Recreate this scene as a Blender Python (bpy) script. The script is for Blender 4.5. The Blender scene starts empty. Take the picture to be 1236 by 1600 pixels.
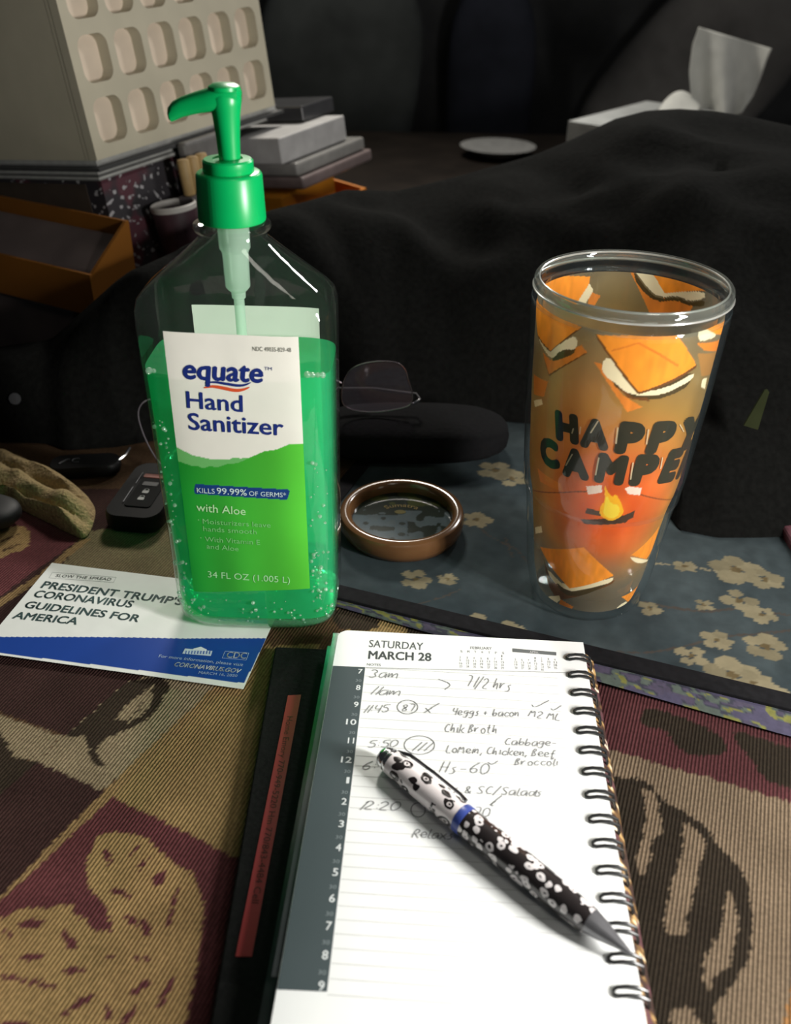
import bpy, bmesh, math, random
import numpy as np
from mathutils import Vector, Matrix, Euler

random.seed(7); rng = np.random.default_rng(7)
SC = bpy.context.scene
COL = SC.collection

# ------------------------------------------------------------------ camera, world, lights, exposure
PITCH, ROLL, FPX, CH = .57608, .01689, 1433.0, .35646          # focal length in pixels of a 1236x1600 frame
FW = np.array([0, math.cos(PITCH), -math.sin(PITCH)])
_u0 = np.array([0, math.sin(PITCH), math.cos(PITCH)]); _r0 = np.array([1., 0, 0])
RT = math.cos(ROLL)*_r0 + math.sin(ROLL)*_u0
UP = -math.sin(ROLL)*_r0 + math.cos(ROLL)*_u0
CAM = np.array([0, 0, CH])
cd = bpy.data.cameras.new('camera'); co = bpy.data.objects.new('camera', cd); COL.objects.link(co)
cd.sensor_fit = 'AUTO'; cd.sensor_width = 36; cd.lens = FPX/1600*36
cd.clip_start = .01; cd.clip_end = 50
co.matrix_world = Matrix(((RT[0], UP[0], -FW[0], 0), (RT[1], UP[1], -FW[1], 0), (RT[2], UP[2], -FW[2], CH), (0, 0, 0, 1)))
cd.dof.use_dof = True; cd.dof.focus_distance = .52; cd.dof.aperture_fstop = 8.5
SC.camera = co

W = bpy.data.worlds.new('room_light'); SC.world = W; W.use_nodes = True
W.node_tree.nodes['Background'].inputs[0].default_value = (.80, .90, 1.0, 1)
W.node_tree.nodes['Background'].inputs[1].default_value = .022

def area(name, loc, target, size, power, color, size_y=None):
    l = bpy.data.lights.new(name, 'AREA'); l.energy = power; l.color = color
    l.shape = 'RECTANGLE' if size_y else 'DISK'; l.size = size
    if size_y: l.size_y = size_y
    o = bpy.data.objects.new(name, l); COL.objects.link(o); o.location = loc
    o.rotation_euler = (Vector(target)-Vector(loc)).to_track_quat('-Z', 'Y').to_euler()
    return o
area('desk_lamp_light', (.49, .08, .27), (.02, .32, .06), .055, 7.4, (1.0, .97, .93), .22)
area('back_lamp_light', (-.06, 1.55, .92), (-.05, .40, .05), .22, 13.0, (1.0, .95, .86))
area('side_lamp_light', (.50, 1.30, .72), (-.05, .44, .2), .11, 3.0, (1.0, .98, .95))
area('overhead_fill', (.45, -.30, 1.40), (-.02, .45, .05), .30, 1.6, (1.0, .95, .86))  # weak overhead fill added to lighten the cloth, not a room lamp
SC.view_settings.view_transform = 'Standard'; SC.view_settings.look = 'None'
SC.view_settings.gamma = 1.0; SC.view_settings.exposure = 0.0; SC.view_settings.use_curve_mapping = False
SC.cycles.transparent_max_bounces = 32
SC.cycles.max_bounces = 12

# ------------------------------------------------------------------ small tools
def ray(px, py): return FW + RT*((px-618)/FPX) - UP*((py-800)/FPX)
def at(px, py, z=0.0):
    d = ray(px, py); return CAM + d*((z-CH)/d[2])
def aty(px, py, y):
    d = ray(px, py); return CAM + d*(y/d[1])

class Plane:
    """a flat frame: origin, two unit axes; turns photo points into its own (u, v)"""
    def __init__(s, o, a, b):
        s.o = np.array(o, float); s.a = np.array(a, float); s.b = np.array(b, float); s.n = np.cross(s.a, s.b)
    def uv(s, px, py):
        d = ray(px, py); t = ((s.o-CAM) @ s.n)/(d @ s.n); P = CAM + d*t - s.o
        return np.array([P @ s.a, P @ s.b])
    def poly(s, pts): return np.array([s.uv(*p) for p in pts])

def zoomed(pts, scale, ox, oy): return [(x/scale+ox, y/scale+oy) for x, y in pts]

def inside(P, poly):
    x, y = P[:, 0], P[:, 1]; poly = np.asarray(poly); c = np.zeros(len(x), bool)
    x0, y0 = poly.min(0); x1, y1 = poly.max(0)
    m = (x >= x0) & (x <= x1) & (y >= y0) & (y <= y1)
    if not m.any(): return c
    xx, yy = x[m], y[m]; cc = np.zeros(len(xx), bool); j = len(poly)-1
    for i in range(len(poly)):
        xi, yi = poly[i]; xj, yj = poly[j]
        if yi != yj:
            k = ((yi > yy) != (yj > yy)) & (xx < (xj-xi)*(yy-yi)/(yj-yi)+xi); cc ^= k
        j = i
    c[m] = cc; return c

def smooth_poly(pts, n=2):
    p = np.asarray(pts, float)
    for _ in range(n):
        q = np.roll(p, -1, 0); p = np.stack([.75*p+.25*q, .25*p+.75*q], 1).reshape(-1, 2)
    return p

_lat = rng.random((64, 64))
def vnoise(x, y):
    xi = np.floor(x).astype(int); yi = np.floor(y).astype(int); fx = x-xi; fy = y-yi
    fx = fx*fx*(3-2*fx); fy = fy*fy*(3-2*fy); g = lambda a, b: _lat[a % 64, b % 64]
    return (g(xi, yi)*(1-fx)+g(xi+1, yi)*fx)*(1-fy)+(g(xi, yi+1)*(1-fx)+g(xi+1, yi+1)*fx)*fy

class MB:
    """collects vertices, faces and vertex colours and links them as one mesh object"""
    def __init__(s): s.v = []; s.f = []; s.c = []
    def add(s, V, F, c=(1, 1, 1, 1)):
        b = len(s.v); V = [tuple(map(float, p)) for p in V]; s.v += V
        s.f += [tuple(int(i)+b for i in f) for f in F]
        c = np.asarray(c, float)
        if c.ndim == 1:
            c = tuple(c) if len(c) == 4 else (*c, 1.0); s.c += [c]*len(V)
        else: s.c += [tuple(q) if len(q) == 4 else (*q, 1.0) for q in c]
        return s
    def box(s, lo, hi, c=(1, 1, 1)):
        x0, y0, z0 = lo; x1, y1, z1 = hi
        return s.add([(x0, y0, z0), (x1, y0, z0), (x1, y1, z0), (x0, y1, z0), (x0, y0, z1), (x1, y0, z1), (x1, y1, z1), (x0, y1, z1)],
                     [(0, 3, 2, 1), (4, 5, 6, 7), (0, 1, 5, 4), (1, 2, 6, 5), (2, 3, 7, 6), (3, 0, 4, 7)], c)
    def lathe(s, prof, n=64, c=(1, 1, 1), cx=0, cy=0, close=False):
        V = []; F = []; m = len(prof)
        for i in range(n):
            a = 2*math.pi*i/n
            V += [(cx+r*math.cos(a), cy+r*math.sin(a), z) for r, z in prof]
        for i in range(n):
            k = (i+1) % n
            for j in range(m if close else m-1):
                j2 = (j+1) % m
                F.append((i*m+j, k*m+j, k*m+j2, i*m+j2))
        return s.add(V, F, c)
    def loft(s, rings, c=(1, 1, 1), cap0=True, cap1=True):
        n = len(rings[0]); V = [p for r in rings for p in r]; F = []
        for i in range(len(rings)-1):
            for j in range(n):
                k = (j+1) % n; F.append((i*n+j, i*n+k, (i+1)*n+k, (i+1)*n+j))
        if cap0: F.append(tuple(reversed(range(n))))
        if cap1: F.append(tuple(range((len(rings)-1)*n, len(rings)*n)))
        return s.add(V, F, c)
    def tube(s, path, r, n=8, c=(1, 1, 1), closed=False):
        P = [Vector(p) for p in path]; m = len(P); rr = r if isinstance(r, (list, tuple)) else [r]*m
        rings = []; ref = None
        for i in range(m):
            t = (P[(i+1) % m]-P[i-1]) if closed else (P[min(i+1, m-1)]-P[max(i-1, 0)])
            t.normalize()
            if ref is None: ref = Vector((0, 0, 1)) if abs(t.z) < .9 else Vector((1, 0, 0))
            x = (ref - t*ref.dot(t)).normalized(); y = t.cross(x); ref = x
            rings.append([tuple(P[i]+(x*math.cos(2*math.pi*k/n)+y*math.sin(2*math.pi*k/n))*rr[i]) for k in range(n)])
        if closed:
            rings.append(rings[0]); return s.loft(rings, c, False, False)
        return s.loft(rings, c)
    def prism(s, poly, z0, z1, c=(1, 1, 1)):
        return s.loft([[(x, y, z0) for x, y in poly], [(x, y, z1) for x, y in poly]], c)
    def flat(s, poly, z, c):
        return s.add([(x, y, z) for x, y in poly], [tuple(range(len(poly)))], c)
    def build(s, name, m, parent=None, smooth=False, bevel=0, sub=0):
        me = bpy.data.meshes.new(name); me.from_pydata(s.v, [], s.f)
        at_ = me.color_attributes.new('Col', 'FLOAT_COLOR', 'POINT')
        at_.data.foreach_set('color', np.asarray(s.c, np.float32).ravel())
        me.update()
        if smooth:
            me.polygons.foreach_set('use_smooth', [True]*len(me.polygons))
        o = bpy.data.objects.new(name, me); COL.objects.link(o); me.materials.append(m)
        if parent is not None: o.parent = parent
        if bevel:
            b = o.modifiers.new('bevel', 'BEVEL'); b.width = bevel; b.segments = 3; b.limit_method = 'ANGLE'; b.angle_limit = math.radians(35)
        if sub:
            b = o.modifiers.new('subsurf', 'SUBSURF'); b.levels = sub; b.render_levels = sub
        if smooth and not sub:
            try: me.set_sharp_from_angle(angle=math.radians(40))
            except Exception: pass
        return o

def grid_faces(nu, nv, wrap=False):
    i = np.arange(nu if wrap else nu-1); j = np.arange(nv-1); I, J = np.meshgrid(i, j, indexing='ij'); K = (I+1) % nu
    return np.stack([I*nv+J, K*nv+J, K*nv+J+1, I*nv+J+1], -1).reshape(-1, 4)

def tag(o, label, cat, group=None):
    o['label'] = label; o['category'] = cat
    if group: o['group'] = group
    return o
def thing(name, label, cat, loc=(0, 0, 0), rz=0, group=None, mat=None):
    o = bpy.data.objects.new(name, None); COL.objects.link(o); o.empty_display_size = .02
    if mat is not None: o.matrix_world = mat
    else: o.location = loc; o.rotation_euler = (0, 0, rz)
    return tag(o, label, cat, group)
def struct(o): o['kind'] = 'structure'; return o

# ------------------------------------------------------------------ materials
def newmat(name):
    m = bpy.data.materials.new(name); m.use_nodes = True; nt = m.node_tree
    return m, nt, nt.nodes, nt.links
def pmat(name, color, rough=.5, metal=0., var=.12, scale=60, bump=0., spec=.5, coat=0.):
    m, nt, N, L = newmat(name); p = N['Principled BSDF']
    tc = N.new('ShaderNodeTexCoord'); nz = N.new('ShaderNodeTexNoise'); nz.inputs['Scale'].default_value = scale; nz.inputs['Detail'].default_value = 4
    L.new(tc.outputs['Object'], nz.inputs['Vector'])
    r = N.new('ShaderNodeValToRGB'); r.color_ramp.elements[0].position = .3; r.color_ramp.elements[1].position = .7
    r.color_ramp.elements[0].color = tuple(c*(1-var) for c in color)+(1,); r.color_ramp.elements[1].color = tuple(min(1, c*(1+var)) for c in color)+(1,)
    L.new(nz.outputs['Fac'], r.inputs['Fac']); L.new(r.outputs['Color'], p.inputs['Base Color'])
    p.inputs['Roughness'].default_value = rough; p.inputs['Metallic'].default_value = metal
    p.inputs['Specular IOR Level'].default_value = spec; p.inputs['Coat Weight'].default_value = coat
    if bump:
        b = N.new('ShaderNodeBump'); b.inputs['Strength'].default_value = bump; b.inputs['Distance'].default_value = .002
        L.new(nz.outputs['Fac'], b.inputs['Height']); L.new(b.outputs['Normal'], p.inputs['Normal'])
    return m
def cmat(name, rough=.5, spec=.4, var=.06, scale=300, coat=0., weave=False, trans=0.):
    """colour comes from the mesh's own printed or woven pattern (attribute Col) with a fine procedural grain"""
    m, nt, N, L = newmat(name); p = N['Principled BSDF']
    a = N.new('ShaderNodeAttribute'); a.attribute_name = 'Col'
    tc = N.new('ShaderNodeTexCoord'); nz = N.new('ShaderNodeTexNoise'); nz.inputs['Scale'].default_value = scale
    L.new(tc.outputs['Object'], nz.inputs['Vector'])
    mr = N.new('ShaderNodeMapRange'); mr.inputs[1].default_value = .3; mr.inputs[2].default_value = .7
    mr.inputs[3].default_value = 1-var; mr.inputs[4].default_value = 1+var
    L.new(nz.outputs['Fac'], mr.inputs[0]); src = mr.outputs[0]
    if weave:
        mp = N.new('ShaderNodeMapping'); mp.inputs['Rotation'].default_value = (0, 0, .35); L.new(tc.outputs['Object'], mp.inputs['Vector'])
        w = N.new('ShaderNodeTexWave'); w.inputs['Scale'].default_value = 175; w.inputs['Distortion'].default_value = 1.0; w.inputs['Detail'].default_value = 2
        w.inputs['Detail Scale'].default_value = 6
        L.new(mp.outputs['Vector'], w.inputs['Vector'])
        w2 = N.new('ShaderNodeMapRange'); w2.inputs[3].default_value = .62; w2.inputs[4].default_value = 1.15; L.new(w.outputs['Fac'], w2.inputs[0])
        mm = N.new('ShaderNodeMath'); mm.operation = 'MULTIPLY'; L.new(src, mm.inputs[0]); L.new(w2.outputs[0], mm.inputs[1]); src = mm.outputs[0]
        b = N.new('ShaderNodeBump'); b.inputs['Strength'].default_value = .5; b.inputs['Distance'].default_value = .0006
        L.new(w.outputs['Fac'], b.inputs['Height']); L.new(b.outputs['Normal'], p.inputs['Normal'])
    v = N.new('ShaderNodeVectorMath'); v.operation = 'SCALE'; L.new(a.outputs['Color'], v.inputs[0]); L.new(src, v.inputs['Scale'])
    L.new(v.outputs[0], p.inputs['Base Color'])
    p.inputs['Roughness'].default_value = rough; p.inputs['Specular IOR Level'].default_value = spec; p.inputs['Coat Weight'].default_value = coat
    if trans:
        t = N.new('ShaderNodeBsdfTranslucent'); L.new(v.outputs[0], t.inputs['Color']); mx = N.new('ShaderNodeMixShader'); mx.inputs[0].default_value = trans
        L.new(p.outputs[0], mx.inputs[1]); L.new(t.outputs[0], mx.inputs[2]); L.new(mx.outputs[0], N['Material Output'].inputs['Surface'])
    return m
def thin(name, tint=(1, 1, 1), ior=1.5, rough=.03, haze=0., hazecol=(1, 1, 1), bump=0., scale=40, extra=0.):
    """thin clear plastic or liquid: lets light straight through with a tint, reflects by Fresnel, and may scatter a little"""
    m, nt, N, L = newmat(name); N.remove(N['Principled BSDF']); out = N['Material Output']
    t = N.new('ShaderNodeBsdfTransparent'); t.inputs[0].default_value = (*tint, 1)
    g = N.new('ShaderNodeBsdfGlossy'); g.inputs['Roughness'].default_value = rough
    lw_ = N.new('ShaderNodeLayerWeight'); lw_.inputs['Blend'].default_value = .5
    pw = N.new('ShaderNodeMath'); pw.operation = 'POWER'; pw.inputs[1].default_value = 5; L.new(lw_.outputs['Facing'], pw.inputs[0])
    f0 = ((ior-1)/(ior+1))**2; fr = N.new('ShaderNodeMath'); fr.operation = 'MULTIPLY_ADD'; fr.inputs[1].default_value = 1-f0; fr.inputs[2].default_value = f0; L.new(pw.outputs[0], fr.inputs[0])
    tc = N.new('ShaderNodeTexCoord'); nz = N.new('ShaderNodeTexNoise'); nz.inputs['Scale'].default_value = scale; L.new(tc.outputs['Object'], nz.inputs['Vector'])
    b = N.new('ShaderNodeBump'); b.inputs['Strength'].default_value = bump; b.inputs['Distance'].default_value = .002
    L.new(nz.outputs['Fac'], b.inputs['Height']); L.new(b.outputs['Normal'], g.inputs['Normal'])
    base = t.outputs[0]
    if haze:
        d = N.new('ShaderNodeBsdfDiffuse'); d.inputs[0].default_value = (*hazecol, 1)
        tl = N.new('ShaderNodeBsdfTranslucent'); tl.inputs[0].default_value = (*hazecol, 1)
        h = N.new('ShaderNodeMixShader'); h.inputs[0].default_value = .5; L.new(d.outputs[0], h.inputs[1]); L.new(tl.outputs[0], h.inputs[2])
        m1 = N.new('ShaderNodeMixShader')
        mr = N.new('ShaderNodeMapRange'); mr.inputs[3].default_value = haze*.8; mr.inputs[4].default_value = haze*1.2; L.new(nz.outputs['Fac'], mr.inputs[0])
        L.new(mr.outputs[0], m1.inputs[0])
        L.new(t.outputs[0], m1.inputs[1]); L.new(h.outputs[0], m1.inputs[2]); base = m1.outputs[0]
    f2 = fr.outputs[0]
    if extra:
        ad = N.new('ShaderNodeMath'); ad.operation = 'ADD'; ad.inputs[1].default_value = extra; L.new(f2, ad.inputs[0]); f2 = ad.outputs[0]
    mx = N.new('ShaderNodeMixShader'); L.new(f2, mx.inputs[0]); L.new(base, mx.inputs[1]); L.new(g.outputs[0], mx.inputs[2])
    L.new(mx.outputs[0], out.inputs['Surface'])
    return m

# ------------------------------------------------------------------ lettering
_glyph = {}
def text_mesh(s):
    k = s
    if k in _glyph: return _glyph[k]
    cu = bpy.data.curves.new('t', 'FONT'); cu.body = s; cu.resolution_u = 3
    o = bpy.data.objects.new('t', cu); COL.objects.link(o)
    dg = bpy.context.evaluated_depsgraph_get(); dg.update()
    ev = o.evaluated_get(dg); me = ev.to_mesh()
    V = np.array([v.co[:2] for v in me.vertices]) if len(me.vertices) else np.zeros((0, 2))
    F = [tuple(p.vertices) for p in me.polygons]
    ev.to_mesh_clear(); bpy.data.objects.remove(o); bpy.data.curves.remove(cu)
    _glyph[k] = (V, F); return _glyph[k]
CAP = None
def text_uv(s, p0, p1, cap, bold=0.0, shear=0.0):
    """letters running from p0 to p1 (baseline) with capitals `cap` high, in a plane's own u, v; bold lettering comes as thin stacked layers"""
    global CAP
    if CAP is None:
        H = text_mesh('H')[0]; CAP = H[:, 1].max()
    V0, F = text_mesh(s); out = []
    x0, x1 = V0[:, 0].min()-bold, V0[:, 0].max()+bold; p0 = np.array(p0); p1 = np.array(p1); d = p1-p0; Ln = np.hypot(*d); d = d/Ln; n = np.array([-d[1], d[0]])
    for ox, oy in ([(-bold, 0), (bold, 0), (0, bold*.8), (0, -bold*.8), (bold*.5, 0), (-bold*.5, 0)] if 0 < bold < .06 else ([(bold*math.cos(a), bold*math.sin(a)) for a in np.linspace(0, 2*math.pi, 14)[:-1]]+[(0, 0)] if bold else [(0, 0)])):
        X = (V0[:, 0]+ox-x0)/(x1-x0)*Ln; Y = (V0[:, 1]+oy)/CAP*cap; X = X+Y*shear
        out.append((X[:, None]*d+Y[:, None]*n+p0, F))
    return out
LIFT = 8e-6
def split_strips(V2, F, step):
    """cuts flat lettering into narrow strips so that it can follow a curved face"""
    bm = bmesh.new(); vs = [bm.verts.new((x, y, 0)) for x, y in V2]
    for f in F:
        try: bm.faces.new([vs[i] for i in f])
        except ValueError: pass
    a, b = V2[:, 0].min(), V2[:, 0].max(); x = math.floor(a/step)*step+step
    while x < b:
        bmesh.ops.bisect_plane(bm, geom=bm.verts[:]+bm.edges[:]+bm.faces[:], plane_co=(x, 0, 0), plane_no=(1, 0, 0), dist=1e-6); x += step
    bm.verts.index_update()
    out = np.array([v.co[:2] for v in bm.verts]), [tuple(v.index for v in f.verts) for f in bm.faces]
    bm.free(); return out
def put_text(mb, pl, s, q0, q1, cap_px, c, z, bold=0.0, shear=0.0):
    p0, p1 = pl.uv(*q0), pl.uv(*q1)
    mx, my = q0[0], q0[1]
    cap = abs(np.cross(np.append((p1-p0)/np.hypot(*(p1-p0)), 0), np.append(pl.uv(mx, my-cap_px)-p0, 0))[2]) if abs(q1[0]-q0[0]) > abs(q1[1]-q0[1]) else cap_px
    for li, (V, F) in enumerate(text_uv(s, p0, p1, cap, bold, shear)): mb.add([(x, y, z+li*LIFT) for x, y in V], F, c)

# pencil handwriting: every character as a few strokes on a grid (baseline 0, small letters 5, capitals 8)
HW = {
 '0': '1,0 0,2 0,6 2,8 4,6 4,2 2,0 1,0', '1': '3,8 1,0', '2': '0,6 2,8 4,6 3,4 0,0 4,0', '3': '0,7 2,8 4,6 2,4 4,2 2,0 0,1',
 '4': '1,8 0,4 4,4|4,8 3,0', '5': '4,8 1,8 0,5 3,5 4,2 2,0 0,1', '6': '4,8 1,5 0,2 2,0 4,2 3,4 0,3', '7': '0,8 4,8 2,0', '8': '3,4 0,6 2,8 4,6 0,2 2,0 4,2 1,4',
 '9': '4,6 2,8 0,6 2,4 4,6 3,0', ':': '1,5 1,4.4|1,2 1,1.4', '/': '4,9 0,-1', '-': '0,3 3,3', ',': '1,1 0,-1.5', '.': '1,.5 1,0', '+': '0,3 3,3|1.5,5 1.5,1', '&': '4,0 0,6 2,8 3,6 0,2 2,0 4,3',
 'a': '4,5 1,5 0,2 1,0 3,1 4,5 4,0', 'b': '1,8 0,0 1,3 3,4 4,2 2,0 0,1', 'c': '4,4 2,5 0,2 2,0 4,1', 'd': '4,4 1,5 0,2 1,0 3,1 5,8 4,0', 'e': '0,2 4,3 3,5 1,5 0,2 2,0 4,1',
 'f': '4,7 3,8 2,6 1,-3 3,0|0,4 4,4', 'g': '4,5 1,5 0,2 3,2 4,5 3,-3 0,-2', 'h': '1,8 0,0 1,3 3,5 3,0', 'i': '1,5 1,0|1.3,7 1.4,6.6', 'k': '1,8 0,0|4,5 1,2 4,0', 'l': '1,8 0,0 2,0',
 'm': '0,5 0,0 1,4 2,5 2,0 3,4 5,5 5,0', 'n': '0,5 0,0 1,4 3,5 3,0', 'o': '2,5 0,3 1,0 3,0 4,3 2,5', 'r': '0,5 0,0 1,4 3,5', 's': '3,5 1,4 3,2 2,0 0,0', 't': '2,8 1,0 3,0|0,5 3,5', 'u': '0,5 0,1 2,0 3,5 4,0', 'x': '0,5 4,0|4,5 0,0',
 'A': '0,0 2,5 4,0|1,2 3,2', 'B': '0,0 1,8 4,7 1,4 4,2 0,0', 'C': '4,7 2,8 0,3 2,0 4,1', 'H': '1,8 0,0|4,8 3,0|0,4 4,4', 'L': '1,8 0,0 4,0', 'M': '0,0 1,8 2,3 4,8 5,0', 'P': '0,0 1,8 4,7 3,4 1,4', 'R': '0,0 1,8 4,7 3,4 1,4 4,0', 'S': '4,7 2,8 0,6 4,2 2,0 0,1',
 '>': '0,6 4,3 1,0', 'v': '0,5 1,3 5,9'}
def ribbon(mb, P, w, z, c):
    P = np.asarray(P, float)
    for _ in range(2):                                          # round the corners, keep the ends
        if len(P) < 3: break
        Q = [P[0]]
        for i in range(len(P)-1): Q += [.75*P[i]+.25*P[i+1], .25*P[i]+.75*P[i+1]]
        P = np.array(Q+[P[-1]])
    T = np.gradient(P, axis=0); T /= np.maximum(np.hypot(T[:, 0], T[:, 1]), 1e-9)[:, None]; n = np.stack([-T[:, 1], T[:, 0]], 1)*w/2
    k = len(P); V = [(x, y, z) for x, y in P+n]+[(x, y, z) for x, y in P-n]
    mb.add(V, [(i, k+i, k+i+1, i+1) for i in range(k-1)], c)
def handwrite(mb, pl, s, q0, q1, cap_px, z, c, w=.00042):
    p0, p1 = pl.uv(*q0), pl.uv(*q1); d = p1-p0; Ln = np.hypot(*d); d /= Ln; n = np.array([-d[1], d[0]])
    cap = abs((pl.uv(q0[0], q0[1]-cap_px)-p0) @ n)
    adv = []; x = 0
    for ch in s:
        adv.append(x); x += 3 if ch == ' ' else (6.2 if ch in 'mM' else (2.2 if ch in ':.,i1l' else 5))
    sx = Ln/x; sy = cap/8
    for ch, x0 in zip(s, adv):
        if ch not in HW: continue
        jx, jy = random.uniform(-.3, .3), random.uniform(-.4, .4)
        for st in HW[ch].split('|'):
            pts = [tuple(map(float, q.split(','))) for q in st.split()]
            ribbon(mb, [p0+d*((x0+a+jx+b*.22)*sx)+n*((b+jy)*sy) for a, b in pts], w, z, c)

# ------------------------------------------------------------------ the room and the table
wallm = pmat('dark_wall_paint', (.20, .20, .19), .9, scale=3, var=.25)
struct(MB().box((-2.6, 3.0, -.74), (2.6, 3.1, 1.7)).build('wall_back', wallm))
struct(MB().box((-2.6, -.9, -.80), (2.6, 3.1, -.74)).build('floor', pmat('dark_floor', (.06, .05, .045), .6, scale=6)))
woodm = pmat('dark_wood', (.012, .009, .007), .6, scale=14, var=.35, spec=.15)
tb = thing('table', 'dark wooden table that carries everything in the scene', 'table', (0, 1.0, -.74))
MB().box((-.95, -.93, .70), (.95, .95, .736)).build('tabletop', woodm, tb, bevel=.004)
for sx in (-1, 1):
    for sy in (-1, 1):
        MB().box((sx*.86-.03, sy*.84-.03, 0), (sx*.86+.03, sy*.84+.03, .70)).build('leg', woodm, tb)

# dim furniture behind the table
sofam = pmat('charcoal_upholstery', (.07, .071, .072), .95, scale=25, bump=.3)
sf = thing('sofa', 'dark sofa in the dim blurred background behind the table', 'sofa', (0, 2.55, -.74))
MB().box((-1.5, -.45, .10), (1.5, .35, .45)).build('seat', sofam, sf, bevel=.05)
MB().box((-1.5, .10, .45), (1.5, .38, 1.02)).build('backrest', sofam, sf, bevel=.08)
for sx in (-1, 1):
    MB().box((sx*1.4-.03, -.38, 0), (sx*1.4+.03, -.32, .10)).build('leg', woodm, sf)
    MB().box((sx*1.4-.03, .2, 0), (sx*1.4+.03, .26, .10)).build('leg', woodm, sf)
def cushion(name, label, cat, loc, size, rot, m, power=3.0):
    o = MB(); rings = []; n = 32
    for k in range(-6, 7):
        w = k/6; f = (1-abs(w)**2.6)**(1/2.6) if abs(w) < 1 else .02
        f = max(f, .04)
        rings.append([(size[0]/2*f*math.copysign(abs(math.cos(a))**(2/power), math.cos(a)), size[1]/2*w, size[2]/2*f*math.copysign(abs(math.sin(a))**(2/power), math.sin(a))) for a in [2*math.pi*i/n for i in range(n)]])
    ob = o.loft(rings).build(name, m, None, smooth=True); ob.location = loc; ob.rotation_euler = rot
    return tag(ob, label, cat)
cushion('cushion', 'grey green cushion blurred at top centre, left of the navy one', 'cushion', (-.16, 2.50, .00), (.40, .16, .58), (.25, .1, .1), pmat('sage_cloth', (.18, .195, .185), .95, scale=8, var=.3))
cushion('cushion', 'navy cushion blurred at top centre against the dark sofa', 'cushion', (.22, 2.53, -.02), (.22, .15, .52), (.25, .0, -.1), pmat('navy_cloth', (.06, .065, .09), .95, scale=8, var=.3))
cushion('cushion', 'taupe cushion leaning diagonally, right of the navy cushion', 'cushion', (.70, 2.50, .0), (.36, .16, .62), (.25, .62, -.1), pmat('taupe_cloth', (.27, .255, .24), .95, scale=8, var=.3))
# ------------------------------------------------------------------ patterned tapestry on the table
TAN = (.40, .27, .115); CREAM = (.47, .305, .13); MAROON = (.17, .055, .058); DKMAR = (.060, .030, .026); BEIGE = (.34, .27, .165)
BEIGE_SHADE = (.205, .150, .098); MAROON_SHADE = (.095, .032, .034); DARK_SHADE = (.032, .024, .016); DARK = (.050, .036, .024); BROWN = (.13, .075, .04); BAND = (.36, .235, .105); OLIVE = (.25, .20, .11)  # right-hand beige, maroon and dark: same threads, darkened for dimmer light there
c3 = lambda pts: zoomed(pts, 2.809, 0, 1060)
c4 = lambda pts: zoomed(pts, 2.58, 860, 980)
c6 = lambda pts: zoomed(pts, 2.857, 0, 560)
PATCH = [  # (colour, outline in the photo)
 (DKMAR, [(-60, 760), (330, 760), (330, 1080), (-60, 1080)]),
 (OLIVE, [(120, 830), (300, 800), (330, 900), (300, 960), (90, 885), (135, 838)]),
 (MAROON, [(-60, 800), (60, 795), (128, 836), (0, 925), (-60, 960)]),
 (CREAM, smooth_poly(c6([(-80, 760), (60, 735), (125, 745), (135, 800), (115, 840), (40, 860), (-10, 885), (-80, 870)]), 1)),
 (BROWN, c6([(0, 800), (80, 770), (82, 775), (0, 812)])), (BROWN, c6([(10, 840), (95, 812), (96, 818), (10, 850)])),
 (BAND, [(-60, 985), (-60, 965), (60, 893), (128, 836), (142, 838), (70, 896), (-40, 968)]),
 (DKMAR, [(-80, 1050), (230, 1050), (200, 1060), (100, 1145), (-80, 1080)]),
 (BEIGE, [(-80, 1090), (0, 1113), (96, 1147), (57, 1185), (21, 1177), (0, 1150), (-80, 1100)]),
 (DARK, [(-80, 1120), (0, 1140), (22, 1178), (57, 1185), (0, 1235), (-80, 1280)]),
 (BEIGE, [(57, 1185), (160, 1231), (330, 1075), (400, 1040), (300, 1030), (200, 1060), (100, 1145)]),
 (DARK, [(100, 1146), (200, 1060), (262, 1050), (240, 1075), (215, 1105), (190, 1130), (165, 1145), (150, 1144), (136, 1150), (130, 1145)]),
 (BEIGE, [(178, 1120), (205, 1088), (240, 1065), (232, 1085), (200, 1118), (185, 1125)]),
 (DARK, c3([(690, 0), (750, 0), (700, 100), (660, 150), (560, 210), (460, 250), (430, 275), (420, 310), (455, 360), (440, 378), (400, 350), (385, 290), (375, 245), (430, 235), (480, 170), (540, 165), (560, 190), (650, 120)])),
 (DKMAR, [(-80, 1285), (0, 1235), (57, 1185), (160, 1231), (170, 1240), (0, 1395), (-80, 1460)]),
 (BAND, [(-80, 1480), (-80, 1460), (0, 1392), (160, 1232), (330, 1070), (420, 1000), (430, 1010), (340, 1085), (174, 1246), (0, 1408)]),
 (TAN, [(174, 1241), (340, 1080), (430, 1005), (560, 1000), (520, 1500), (345, 1323)]),
 (MAROON, [(-80, 1475), (174, 1241), (345, 1323), (560, 1420), (560, 1700), (-80, 1700)]),
 (CREAM, smooth_poly(c3([(430, 660), (640, 675), (690, 740), (760, 800), (850, 840), (900, 1000), (860, 1250), (800, 1600), (-200, 1650), (-200, 1080), (0, 1040), (110, 985), (180, 1000), (300, 965), (330, 1030), (375, 1045), (400, 1095), (470, 1090), (510, 1110), (470, 1030), (470, 990), (430, 960), (375, 880), (375, 770), (415, 720)]), 1)),
]
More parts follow.
